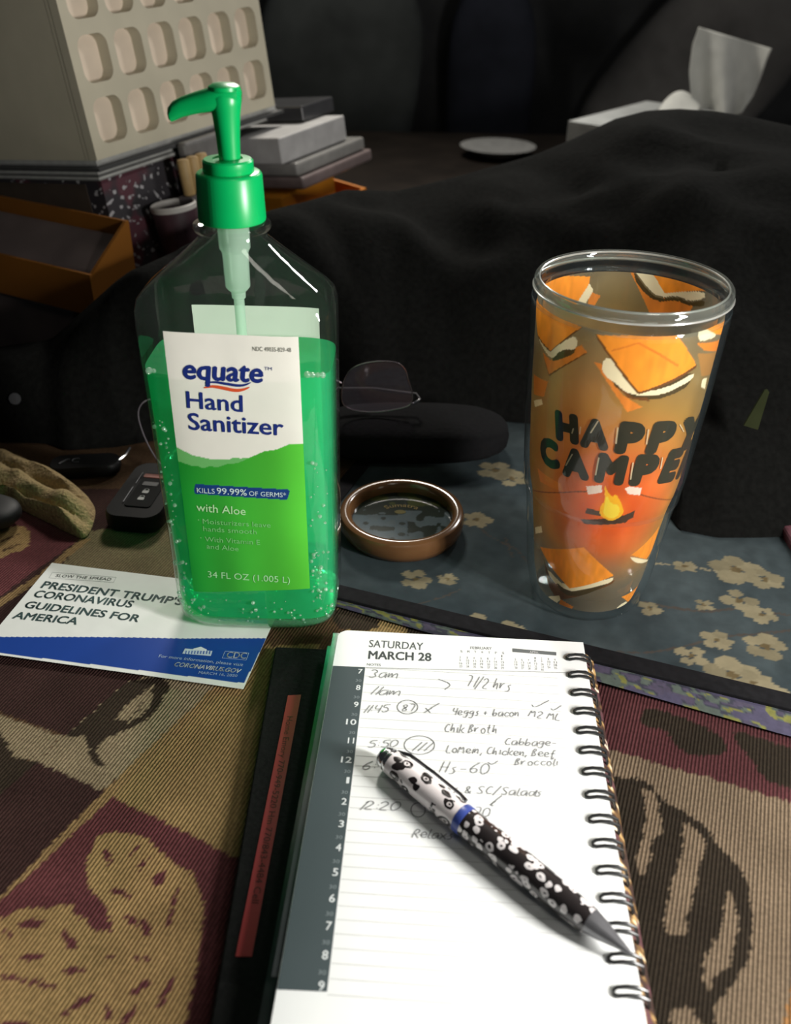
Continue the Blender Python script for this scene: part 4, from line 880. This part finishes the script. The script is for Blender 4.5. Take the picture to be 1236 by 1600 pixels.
# ------------------------------------------------------------------ car keys beside the bottle
kf = thing('car_key', 'black car key fob with grey buttons on a silver ring beside the bottle', 'key', (*at(205, 832, .0)[:2], .0), -.12)
blk = pmat('black_key_plastic', (.006, .006, .006), .5, spec=.12)
mb = MB(); mb.loft([[(x*s, y*s2, z) for x, y in rpoly(-.0205, 0, .0205, .072, .011)] for z, s, s2 in ((.0002, .92, 1.0), (.0022, 1, 1), (.0100, 1, 1), (.0130, .93, 1.0))]); fob = mb.build('fob', blk, kf, smooth=True)
mb = MB(); mb.prism(rpoly(-.0085, .012, .0105, .057, .003), .0128, .0138); mb.build('button_panel', pmat('matt_black_panel', (.008, .008, .008), .8, spec=.1), kf, bevel=.0003)
mb = MB(); mb.prism(rpoly(-.0080, .0500, .0100, .0545, .001), .0138, .0143); o = mb.build('panic_button', pmat('dull_red_button', (.16, .045, .03), .5), kf); o['label'] = 'dull red button'
for k, (y, w) in enumerate(((.041, .004), (.031, .0028), (.022, .0028))):
    mb = MB()
    if k == 0: mb.prism(rpoly(-.005, y-.002, .006, y+.003, .001), .0138, .0142)
    else:
        mb.prism(rpoly(-.0015, y-.002, .0030, y+.0015, .0008), .0138, .0142); mb.tube([(.0008+.0016*math.cos(t), y+.0018+.0016*math.sin(t), .0141) for t in np.linspace(0, math.pi, 8)], .0004, 6)
    mb.build('button', pmat('grey_button', (.045, .045, .045) if k == 0 else (.30, .30, .29), .5), kf)
mb = MB(); mb.tube([(-.0100, .016, .0139), (-.0104, .036, .0139)], .00035, 6); mb.tube([(-.0103, .041, .0139), (-.0106, .056, .0139)], .0003, 6); mb.build('silver_trim', chrome, kf, smooth=True)
mb = MB(); mb.tube([(.0215, .020, .009), (.0212, .055, .009)], .0006, 6); mb.build('edge_trim', pmat('grey_trim', (.25, .25, .25), .3, metal=.5), kf, smooth=True)
mb = MB()
for k in range(3):
    mb.tube([(.0100+.013*math.cos(t), .0780+.011*math.sin(t), .0140+.0012*k+.004*math.cos(t)) for t in np.linspace(0, 2*math.pi, 40)[:-1]], .00075, 6, closed=True)
mb.build('key_ring', chrome, kf, smooth=True)
mb = MB(); mb.tube([(.000, .074, .017), (.010, .083, .023), (.019, .082, .024), (.032, .078, .024)], .0011, 8); mb.build('split_link', pmat('brass_steel', (.55, .48, .34), .25, metal=1), kf, smooth=True)
kt = thing('key_tag', 'black leather key tag lying behind the tan cloth, left of the car key', 'key tag', (*at(135, 735, .0)[:2], .004), .15)
mb = MB(); mb.loft([[(x*s, y*s, z) for x, y in rpoly(-.026, -.011, .026, .011, .009)] for z, s in ((-.004, .97), (-.002, 1), (.003, 1), (.0045, .95))]); mb.build('tag_body', blk, kt, smooth=True)
mb = MB(); mb.tube([(-.018, -.003, .0048), (-.013, .003, .0048), (-.011, .003, .0048)], .0006, 6); mb.tube([(-.006+.003*math.cos(t), .001+.003*math.sin(t), .0048) for t in np.linspace(.8, 5.4, 12)], .0004, 6); mb.build('tag_mark', pmat('dull_silver', (.20, .20, .21), .35, metal=.8), kt, smooth=True)
mb = MB(); mb.tube([(.024, 0, .003), (.030, .003, .006), (.033, .010, .008)], .0011, 8); mb.build('clip', pmat('steel_clip', (.45, .45, .46), .25, metal=1), kt, smooth=True)
# thin black wire loop rising by the bottle
q0 = at(215, 655, .02)
wl = MB(); base = at(248, 725, .004)
P = [aty(252, 728, .575), aty(236, 705, .585), aty(222, 675, .592), aty(214, 645, .595), aty(222, 628, .598), aty(240, 622, .602), aty(262, 630, .603), aty(275, 650, .600), aty(276, 690, .590), aty(262, 722, .578)]
P[0][2] = max(P[0][2], .001)
for _ in range(2): P = [q for a, b in zip(P, P[1:]+P[:1]) for q in (.75*a+.25*b, .25*a+.75*b)]
wl.tube([tuple(p) for p in P], .00055, 6, closed=True)
tag(wl.build('wire_loop_cord', pmat('dark_cord', (.09, .08, .09), .3), None, smooth=True), 'thin dark cord loop standing behind the left edge of the bottle', 'cord')

# ------------------------------------------------------------------ black pouch and reading glasses
gc = at(640, 712, .0)
pouch = cushion('glasses_pouch', 'soft black pouch lying behind the brown dish, under the glasses', 'pouch', (.012, .632, MT+.0162), (.150, .072, .0315), (0, 0, .02), pmat('black_fabric', (.006, .006, .0065), .95, bump=.3, scale=300, spec=.05), 3.2)
GY = .628
def gp(px, py): return aty(px, py, GY)
gl = thing('eyeglasses', 'thin rimmed reading glasses resting on the black pouch behind the bottle', 'glasses', tuple(gp(600, 655)))
go = np.array(gl.location)
lens_px = zoomed([(165, 215), (190, 130), (240, 70), (320, 35), (440, 20), (540, 25), (600, 42), (640, 90), (655, 160), (680, 230), (690, 300), (670, 350), (600, 372), (480, 392), (400, 400), (300, 395), (220, 378), (170, 345), (158, 280)], 4.754, 500, 560)
LP3 = [gp(*q)-go for q in smooth_poly(lens_px, 2)]
rimg = pmat('plum_wire_rim', (.30, .25, .28), .25, metal=.8)
lensm = thin('clear_lens', (.90, .88, .92), 1.5, .03, haze=.02, hazecol=(.7, .6, .7))
wid = float(LP3[0][0]); xs_ = [p[0] for p in LP3]; x0, x1 = min(xs_), max(xs_); bridge = .016
LP4 = [np.array([2*x0-bridge-p[0], p[1], p[2]]) for p in LP3]
for LPx in (LP3, LP4):
    mb = MB(); mb.tube([tuple(p) for p in LPx], .00055, 8, closed=True); rm = mb.build('rim', rimg, gl, smooth=True)
    mb = MB(); k = len(LPx); mb.add([tuple(p+np.array([0, -.0004, 0])) for p in LPx]+[tuple(p+np.array([0, .0004, 0])) for p in LPx], [tuple(range(k)), tuple(range(2*k-1, k-1, -1))]+[(i, k+i, k+(i+1) % k, (i+1) % k) for i in range(k)]); mb.build('lens', lensm, rm)
zb = float(np.mean([p[2] for p in LP3])); mb = MB(); mb.tube([(x0, 0, zb+.004), (x0-bridge*.5, -.002, zb+.009), (x0-bridge, 0, zb+.004)], .0007, 8); mb.build('bridge', rimg, gl, smooth=True)
hx = gp(655, 628)-go
for sgn, xe in ((1, x1), (-1, 2*x0-bridge-x1)):
    mb = MB(); mb.tube([(xe, 0, hx[2]-.002), (xe+sgn*.004, .001, hx[2]), (xe+sgn*.006, .004, hx[2])], .0011, 8); hg = mb.build('hinge', pmat('bright_hinge', (.7, .7, .72), .15, metal=1), gl, smooth=True)
    mb = MB(); mb.tube([(xe+sgn*.006, .004, hx[2]), (xe+sgn*.003, .012, hx[2]+.001), (xe-sgn*.030, .016, hx[2]+.003), (xe-sgn*.090, .018, hx[2]+.001)], .0009, 8); mb.build('temple', pmat('dark_temple', (.03, .025, .03), .5), gl, smooth=True)

# ------------------------------------------------------------------ black jacket heaped behind
COLS = [(-220, 690, 545, .70), (0, 690, 542, .70), (80, 695, 530, .70), (105, 705, 508, .70), (180, 700, 440, .70), (240, 690, 408, .72), (300, 680, 380, .76), (420, 668, 330, .79), (480, 665, 315, .82), (540, 660, 297, .86), (620, 660, 299, .88), (700, 660, 280, .89), (840, 672, 240, .90), (900, 690, 215, .90), (960, 715, 186, .90), (1010, 770, 173, .90), (1060, 838, 170, .90), (1120, 850, 174, .90), (1180, 850, 184, .90), (1236, 848, 196, .89), (1420, 860, 235, .88)]
cx_ = [c[0] for c in COLS]
XS = np.linspace(-220, 1420, 180); NT = 46
FY = np.interp(XS, cx_, [c[1] for c in COLS]); RY = np.interp(XS, cx_, [c[2] for c in COLS]); DY = np.interp(XS, cx_, [c[3] for c in COLS])
V = []
for i, X in enumerate(XS):
    F0 = at(X, FY[i]); R0 = aty(X, RY[i], DY[i])
    for t in np.linspace(0, 1.45, NT):
        if t <= 1:
            b = F0*(1-t)+R0*t; bul = .26*math.sin(math.pi*t)*R0[2]
            z = b[2]+bul
            wv = float(vnoise(np.array([b[0]*16+b[1]*9]), np.array([b[1]*20]))[0]-.5)+.45*float(vnoise(np.array([b[0]*40+3+b[1]*22]), np.array([b[1]*38]))[0]-.5)
            z += wv*.030*math.sin(math.pi*min(1, t*1.0))**.8*min(1, R0[2]/.06)
            V.append((b[0], b[1], max(z, .0006) if t > 0 else .0006))
        else:
            s = (t-1)/.45; e = R0+np.array([R0[0]*.12*s if DY[i] > .745 else 0, (.11 if DY[i] > .745 else .022)*s, 0]); V.append((e[0], e[1], max(.0006, R0[2]*(1-s**1.7))))
def on_mat(p):
    r_ = np.array(p[:2])-m0; return -.02 < r_ @ ax < LW+.02 and -.02 < r_ @ ay < LH+.02
V = [(x, y, max(z, MT+.0012)) if on_mat((x, y)) else (x, y, z) for x, y, z in V]
mb = MB(); mb.add(V, grid_faces(len(XS), NT))
jm = pmat('black_jacket_cloth', (.0048, .0049, .0045), .95, var=.25, scale=220, bump=.25, spec=.04)
jk = thing('black_jacket', 'black cloth jacket heaped across the table behind the bottle and tumbler', 'jacket', (0, 0, 0))
bd = mb.build('cloth', jm, jk, smooth=True)
q = aty(1180, 640, .555)
mb = MB(); mb.prism([(-.0050, -.0135), (.0050, -.0135), (.0026, .0120), (.0006, .0135), (-.0008, .0125)], -.001, .001)
o = mb.build('zip_pull', pmat('olive_zip_pull', (.016, .019, .008), .9, spec=.03), jk); o.location = q+np.array([.0, -.004, .003]); o.rotation_euler = (1.25, .25, -.1)
for x, y in ((25, 623), (38, 640)):
    q = aty(x, y, .655); mb = MB(); mb.lathe([(0, -.004), (.0045, -.0038), (.0054, 0), (.0045, .0038), (0, .004)], 20); o = mb.build('toggle', pmat('grey_toggle', (.06, .06, .065), .35), jk, smooth=True); o.location = q; o.rotation_euler = (1.1, .3, 0)
mb = MB(); mb.loft([[(x, y, z) for x, y in rpoly(.265, .405, .36, .54, .012)] for z in (-.0004, .010)]); tag(mb.build('maroon_cloth', pmat('maroon_cloth', (.10, .03, .04), .9, bump=.3, scale=200), None, bevel=.003), 'maroon folded cloth at the right edge beside the blue mat', 'cloth')

# ------------------------------------------------------------------ the pile at upper left
def frame(o, e1, e2):
    e1 = Vector(e1).normalized(); e2 = Vector(e2); e3 = e1.cross(e2).normalized(); e2 = e3.cross(e1)
    return Matrix(((e1.x, e2.x, e3.x, o[0]), (e1.y, e2.y, e3.y, o[1]), (e1.z, e2.z, e3.z, o[2]), (0, 0, 0, 1)))
P0 = aty(152, 252, .82); PM = frame(P0, (.478, .877, .034), (-.87, .48, -.11))
def local(u, v, w): return PM @ Matrix.Translation((u, v, w))
bx_ = thing('storage_box', 'beige plastic storage box with rows of rounded openings atop the pile', 'box', mat=local(0, 0, .0005))
beige = pmat('beige_plastic', (.42, .385, .29), .55, var=.05, scale=30); cream = pmat('cream_insert', (.62, .52, .41), .7, var=.08, scale=25)
BW, BD, BH = .262, .25, .255; nc, nr = 6, 5; cw = (BW-.012)/nc; ch = .0475
mb = MB(); ins = MB()
def rr(cx, cz, hw, hh, r, n=6):
    return [(x+cx, z+cz) for x, z in rpoly(-hw, -hh, hw, hh, r, n)]
for i in range(nc):
    for j in range(nr):
        cx = .006+cw*(i+.5); cz = .0285+ch*j; x0, x1 = .006+cw*i, .006+cw*(i+1); z0 = cz-ch/2; z1 = z0+ch
        inn = rr(cx, cz, cw*.405, .0180, .0095); k = len(inn)
        # frame between the cell border and the rounded opening
        bor = []
        for x, z in inn:
            dx, dz = x-cx, z-cz; s = min((cw/2)/abs(dx) if dx else 9e9, (ch/2)/abs(dz) if dz else 9e9); bor.append((cx+dx*s, cz+dz*s))
        V = [(x, 0, z) for x, z in bor]+[(x, 0, z) for x, z in inn]+[(cx+(x-cx)*.97, .012, cz+(z-cz)*.97) for x, z in inn]
        F = []
        for a in range(k):
            b = (a+1) % k; F += [(a, b, k+b, k+a), (k+a, k+b, 2*k+b, 2*k+a)]
        corners = [(x1, z1), (x0, z1), (x0, z0), (x1, z0)]
        base = len(V); V += [(x, 0, z) for x, z in corners]
        for ci in range(4):
            a = ci*(k//4)+k//4//2
            seg = [b for b in range(k)]
            idx = [t for t in range(k) if (abs(V[t][0]-corners[ci][0]) < 1e-9 or abs(V[t][2]-corners[ci][1]) < 1e-9) and ((V[t][0]-cx)*(corners[ci][0]-cx) > 0) and ((V[t][2]-cz)*(corners[ci][1]-cz) > 0)]
            for t in idx:
                t2 = (t+1) % k
                if t2 in idx and not (abs(V[t][0]-V[t2][0]) < 1e-9 or abs(V[t][2]-V[t2][2]) < 1e-9): F.append((t, base+ci, t2))
        mb.add(V, F)
        ins.add([(cx+(x-cx)*1.1, .0118, cz+(z-cz)*1.1) for x, z in inn], [tuple(range(k))])
zt0 = .0285-ch/2; zt1 = zt0+ch*nr
mb.box((0, 0, 0), (BW, .010, zt0)); mb.box((0, 0, zt1), (BW, .010, BH)); mb.box((0, 0, zt0), (.006, .010, zt1)); mb.box((BW-.006, 0, zt0), (BW, .010, zt1))
mb.build('pierced_front', beige, bx_)
ins.build('cream_insert', cream, bx_)
mb = MB(); mb.box((0, .0132, 0), (BW, BD, BH)); mb.box((0, .009, 0), (.003, .014, BH)); mb.box((BW-.003, .009, 0), (BW, .014, BH)); mb.build('box_shell', beige, bx_)
# notebooks right under the box
w = 0; cols_ = [(.34, .34, .33), (.05, .05, .05), (.22, .22, .21), (.16, .16, .15)]
labs = ['pale grey notepad directly under the beige box', 'thin black notebook under the pale notepad in the pile', 'grey magazine under the thin black notebook', 'lowest brownish grey notebook of the pile, above the paisley box']
for i, (th, du, dv, su, sv) in enumerate(((.005, .004, .006, .268, .26), (.003, -.004, -.004, .275, .262), (.0042, .000, .003, .250, .258), (.0035, -.003, .0, .20, .26))):
    w -= th
    nb = thing('notebook', labs[i], 'notebook', mat=local(du, dv, w), group='notebooks in the pile')
    MB().box((.001, .001, .0008), (su-.001, sv-.001, th-.0007)).build('page_stack', pmat('page_edge', (.36, .36, .34) if i != 1 else (.05, .05, .05), .8, scale=120, var=.12), nb)
    cm = pmat('notebook_cover', cols_[i], .5); MB().box((0, 0, 0), (su, sv, .0006)).build('cover', cm, nb); MB().box((0, 0, th-.0007), (su, sv, th-.0002)).build('cover', cm, nb)
wst = w
# paisley box
og = thing('paisley_box', 'dark wine paisley patterned box carrying the notebooks and beige box', 'box', mat=local(0.002, .004, wst-.1043))
def paisley():
    m, nt, N, L = newmat('paisley_paper'); p = N['Principled BSDF']; tc = N.new('ShaderNodeTexCoord')
    vo = N.new('ShaderNodeTexVoronoi'); vo.inputs['Scale'].default_value = 20; L.new(tc.outputs['Object'], vo.inputs['Vector'])
    w_ = N.new('ShaderNodeMath'); w_.operation = 'MULTIPLY'; w_.inputs[1].default_value = 42; L.new(vo.outputs['Distance'], w_.inputs[0])
    sn = N.new('ShaderNodeMath'); sn.operation = 'SINE'; L.new(w_.outputs[0], sn.inputs[0])
    v2 = N.new('ShaderNodeTexVoronoi'); v2.inputs['Scale'].default_value = 190; L.new(tc.outputs['Object'], v2.inputs['Vector'])
    dot = N.new('ShaderNodeMath'); dot.operation = 'LESS_THAN'; dot.inputs[1].default_value = .42; L.new(v2.outputs['Distance'], dot.inputs[0])
    line = N.new('ShaderNodeMath'); line.operation = 'GREATER_THAN'; line.inputs[1].default_value = .45; L.new(sn.outputs[0], line.inputs[0])
    mu = N.new('ShaderNodeMath'); mu.operation = 'MULTIPLY'; L.new(dot.outputs[0], mu.inputs[0]); L.new(line.outputs[0], mu.inputs[1])
    nz = N.new('ShaderNodeTexNoise'); nz.inputs['Scale'].default_value = 22; L.new(tc.outputs['Object'], nz.inputs['Vector'])
    r = N.new('ShaderNodeValToRGB'); r.color_ramp.elements[0].position = .48; r.color_ramp.elements[1].position = .54; r.color_ramp.elements[0].color = (.025, .022, .026, 1); r.color_ramp.elements[1].color = (.075, .022, .032, 1); L.new(nz.outputs['Fac'], r.inputs[0])
    mx = N.new('ShaderNodeMixRGB'); L.new(mu.outputs[0], mx.inputs[0]); L.new(r.outputs[0], mx.inputs[1]); mx.inputs[2].default_value = (.34, .33, .34, 1); L.new(mx.outputs[0], p.inputs['Base Color']); p.inputs['Roughness'].default_value = .6
    return m
pm_ = paisley(); t3 = .003; ow, od, oh = .190, .24, .104
mb = MB(); mb.box((0, 0, 0), (ow, t3, oh)); mb.box((0, od-t3, 0), (ow, od, oh)); mb.box((0, t3, 0), (t3, od-t3, oh)); mb.box((ow-t3, t3, 0), (ow, od-t3, oh)); mb.box((t3, t3, 0), (ow-t3, od-t3, .003)); mb.build('case', pm_, og)
MB().box((-.0004, .02, .002), (.0, od-.006, oh-.004)).build('dark_side_panel', pmat('dark_brown_board', (.05, .035, .024), .7), og)
# cup, case and dowels in front of it, on the right hand face
cupm = pmat('wine_dark_cup', (.045, .022, .028), .5, var=.4, scale=60)
cu = thing('cup', 'small dark wine cup with a pale rim leaning against the paisley box', 'cup', mat=local(.054, -.024, wst-.095))
mb = MB(); mb.lathe([(0, 0), (.014, 0), (.0165, .002), (.0205, .060), (.0192, .060), (.0150, .004), (0, .003)], 40); mb.build('cup_body', cupm, cu, smooth=True)
mb = MB(); mb.lathe([(.0209, .0575), (.0211, .0615), (.0200, .0628), (.0188, .0615), (.0190, .0560)], 40, close=False); mb.build('pale_rim', pmat('pale_rim', (.45, .43, .40), .5), cu, smooth=True)
cs = thing('dowel_case', 'grey plastic case with rounded corner behind the three tan dowels', 'case', mat=local(.093, -.0165, wst-.05))
MB().box((0, 0, .0), (.075, .011, .062)).build('case_body', pmat('smoky_plastic', (.12, .115, .11), .3), cs, bevel=.004)
MB().box((-.022, -.016, .0), (.060, 0, .019)).build('ledge', pmat('smoky_plastic_ledge', (.10, .09, .09), .3), cs)
dm = pmat('tan_dowel', (.36, .24, .10), .6, scale=40, var=.15); d0 = None
for k in range(3):
    if d0 is None:
        mb = MB(); mb.lathe([(0, 0), (.0052, 0), (.0056, .0005), (.0056, .030), (.0048, .0315), (0, .032)], 24); d0 = mb.build('wooden_dowel', dm, None, smooth=True); o = d0
    else:
        o = d0.copy(); COL.objects.link(o)
    o.matrix_world = local(.0780+.0128*k, -.0245, wst-.0307)
    tag(o, ['leftmost of three tan dowels standing in front of grey case', 'middle of three tan dowels standing in front of grey case', 'rightmost of three tan dowels, next to the green pump'][k], 'dowel', 'tan dowels by the grey case')
# flat things on the right end of the pile
def slab(name, label, cat, u0, u1, v0, v1, w0, w1, m, bev=.0015):
    o = MB().box((0, 0, 0), (u1-u0, v1-v0, w1-w0)).build(name, m, None, bevel=bev); o.matrix_world = local(u0, v0, w0); return tag(o, label, cat)
R0_ = wst
slab('folder', 'black glossy folder jutting out right of the beige box', 'folder', .282, .345, -.02, .16, -.020, -.004, pmat('black_folder', (.03, .03, .032), .22), .002)
slab('document_box', 'light grey flat card box right of the green pump stem', 'box', .20, .325, -.045, .10, -.046, -.0205, pmat('grey_card', (.26, .255, .25), .6), .002)
slab('plastic_wallet', 'greyish plastic wallet under the light grey card box', 'wallet', .21, .345, -.055, .10, -.060, -.0465, pmat('grey_wallet', (.17, .165, .155), .25), .003)
slab('plastic_wallet', 'dull pinkish plastic wallet resting on the right orange tray', 'wallet', .21, .350, -.060, .10, -.073, -.0605, pmat('pink_wallet', (.15, .115, .11), .25), .003)
orm = pmat('orange_plastic', (.62, .20, .012), .4, var=.08, scale=20)
def bin_(label, M, L_, D_, hf, hb, m=orm, fill=None):
    t = .003; o = thing('orange_tray', label, 'tray', mat=M); mb = MB()
    mb.box((0, 0, 0), (D_, L_, t)); mb.box((0, 0, t), (t, L_, hf)); mb.box((D_-t, 0, t), (D_, L_, hb)); 
    for y0 in (0, L_-t):
        mb.add([(t, y0, t), (D_-t, y0, t), (D_-t, y0, hb), (t, y0, hf), (t, y0+t, t), (D_-t, y0+t, t), (D_-t, y0+t, hb), (t, y0+t, hf)], [(0, 1, 2, 3), (7, 6, 5, 4), (0, 4, 5, 1), (2, 6, 7, 3), (3, 7, 4, 0), (1, 5, 6, 2)])
    mb.build('tray_shell', m, o); return o

# the trays on the left
LE1 = np.array([.478, .877, 0]); LE1 /= np.hypot(*LE1[:2]); LE2 = np.array([-LE1[1], LE1[0], 0])
TO = aty(140, 430, .73); hf = .036
def lmat(o): return Matrix(((LE1[0], LE2[0], 0, o[0]), (LE1[1], LE2[1], 0, o[1]), (0, 0, 1, o[2]), (0, 0, 0, 1)))
zt_b = TO[2]-hf; orm_shade = pmat('shaded_orange_plastic', (.19, .070, .009), .55, var=.08, scale=20, spec=.2)  # same orange plastic, darkened in colour because this tray stands in shade
bin_('orange open tray at left, holding a clear lilac pouch', lmat((TO[0], TO[1], zt_b)), .30, .052, hf, .068, m=orm_shade)
lil = pmat('cloudy_lilac_plastic', (.10, .075, .07), .5, var=.25, scale=18)
pc = MB(); pc.add([(.004, .004, .004), (.048, .004, .004), (.048, .29, .004), (.004, .29, .004), (.004, .004, .033), (.048, .004, .058), (.048, .29, .058), (.004, .29, .033)], [(0, 3, 2, 1), (4, 5, 6, 7), (0, 1, 5, 4), (1, 2, 6, 5), (2, 3, 7, 6), (3, 0, 4, 7)])
o = pc.build('plastic_pouch', lil, None, bevel=.006); o.matrix_world = lmat((TO[0], TO[1], zt_b)); tag(o, 'cloudy lilac plastic pouch filling the left orange tray', 'pouch')
o = MB().box((.004, .030, 0), (.050, .30, zt_b-.0004)).build('plastic_bin', lil, None, bevel=.004); o.matrix_world = lmat((TO[0], TO[1], 0)); tag(o, 'dull lilac plastic bin under the left orange tray', 'bin')
RT_ = PM @ Matrix.Translation((.345, -.050, wst-.105)) @ Matrix(((0, -1, 0, 0), (1, 0, 0, 0), (0, 0, 1, 0), (0, 0, 0, 1)))
bin_('orange tray at the right end of the pile beside the green pump', RT_, .15, .12, .018, .044)
blk_ = MB().box((.012, .045, .003), (.112, .146, .043)).build('orange_carton', pmat('bright_orange_card', (.90, .34, .02), .6, var=.05), None, bevel=.002); blk_.matrix_world = RT_; tag(blk_, 'bright orange carton standing in the right orange tray', 'carton')
cb = MB().box((.0, 0, 0), (.36, .24, .012)).build('dark_carton', pmat('dark_board', (.04, .03, .022), .7), None, bevel=.002); cb.matrix_world = lmat((P0[0]+.004, P0[1]+.01, .0)); tag(cb, 'dark flat carton at the bottom of the pile, mostly hidden', 'carton')

# ------------------------------------------------------------------ tissue box and saucer far behind
TZ = .120; q0 = at(888, 189, TZ); q1 = at(935, 204, TZ); q2 = at(1040, 150, TZ)
s1 = (q1-q0)[:2]; a1 = math.atan2(s1[1], s1[0]); l2 = (q2-q0)[:2]; dl = math.atan2(l2[1], l2[0])
yaw = dl
tx_ = thing('tissue_box', 'grey cardboard tissue box behind the black jacket at upper right', 'tissue box', (q0[0], q0[1], 0), yaw)
bl, bwid = .235, .125
gm = pmat('grey_printed_card', (.33, .34, .335), .35, var=.25, scale=22)
sl0, sl1, sw = .055, .185, .016
mb = MB(); y0 = -bwid; ym = -bwid/2
mb.box((0, y0, 0), (bl, 0, .117)); mb.build('box_body', gm, tx_, bevel=.001)
mb = MB(); zt2 = .1172
mb.box((0, y0, zt2), (bl, ym-sw, .120)); mb.box((0, ym+sw, zt2), (bl, 0, .120)); mb.box((0, ym-sw, zt2), (sl0, ym+sw, .120)); mb.box((sl1, ym-sw, zt2), (bl, ym+sw, .120)); mb.build('slotted_top', pmat('pale_grey_card', (.40, .41, .40), .3, var=.2, scale=20), tx_)
tm_ = cmat('white_tissue', .9, .1, .05, 60, trans=.35)
tc_ = aty(1130, 175, float(q0[1])+.10)
ts = np.array([tc_[0]-q0[0], tc_[1]-q0[1]]); cz_, sz_ = math.cos(yaw), math.sin(yaw)
outl_px = [(1092, 172), (1082, 150), (1078, 110), (1084, 60), (1092, 43), (1120, 48), (1150, 58), (1204, 76), (1196, 105), (1180, 140), (1162, 172)]
n1, n2 = 34, 34; V = []
TYD = float(tc_[1])
lft = [(1096, 178), (1080, 150), (1077, 112), (1082, 70), (1092, 42)]; rgt = [(1158, 178), (1178, 148), (1190, 118), (1199, 92), (1206, 76)]
for i in range(n1):
    s = i/(n1-1)
    for j in range(n2):
        t = j/(n2-1); k = np.linspace(0, 1, 5)
        L_ = np.array([np.interp(t, k, [p[0] for p in lft]), np.interp(t, k, [p[1] for p in lft])]); R_ = np.array([np.interp(t, k, [p[0] for p in rgt]), np.interp(t, k, [p[1] for p in rgt])])
        Q = L_*(1-s)+R_*s+np.array([0, 6*math.sin(math.pi*s)*(1-t)]); d = .016*math.sin(s*8+t*1.5)*(1.1-t*.6)+.012*t*math.sin(s*3)
        V.append(aty(Q[0], Q[1], TYD+d))
mb = MB(); mb.add(V, grid_faces(n1, n2), (.62, .62, .58))
tis = mb.build('tissue', tm_, None, smooth=True); sm = tis.modifiers.new('thick', 'SOLIDIFY'); sm.thickness = .0005
tag(tis, 'white tissue sheet standing up out of the grey tissue box', 'tissue')
mb = MB(); V = []
for i in range(16):
    for j in range(10):
        s, t = i/15, j/9; Q = aty(1036+s*62-8*t, 168-26*math.sin(math.pi*s*.9+.3)*(1-t)+t*6, TYD+.01-.03*t); V.append(Q)
mb.add(V, grid_faces(16, 10), (.66, .66, .62)); o = mb.build('tissue_fold', tm_, tis, smooth=True); o.modifiers.new('thick', 'SOLIDIFY').thickness = .0005
pc_ = at(778, 230, .012)
sa = thing('saucer', 'white saucer blurred on the dark table between pile and tissue box', 'saucer', (pc_[0], pc_[1], 0))
mb = MB(); mb.lathe([(0, .002), (.03, .002), (.034, 0), (.037, .003), (.066, .0135), (.068, .0150), (.066, .0155), (.036, .006), (0, .005)], 64); mb.build('plate', pmat('white_ceramic', (.24, .24, .235), .4), sa, smooth=True)
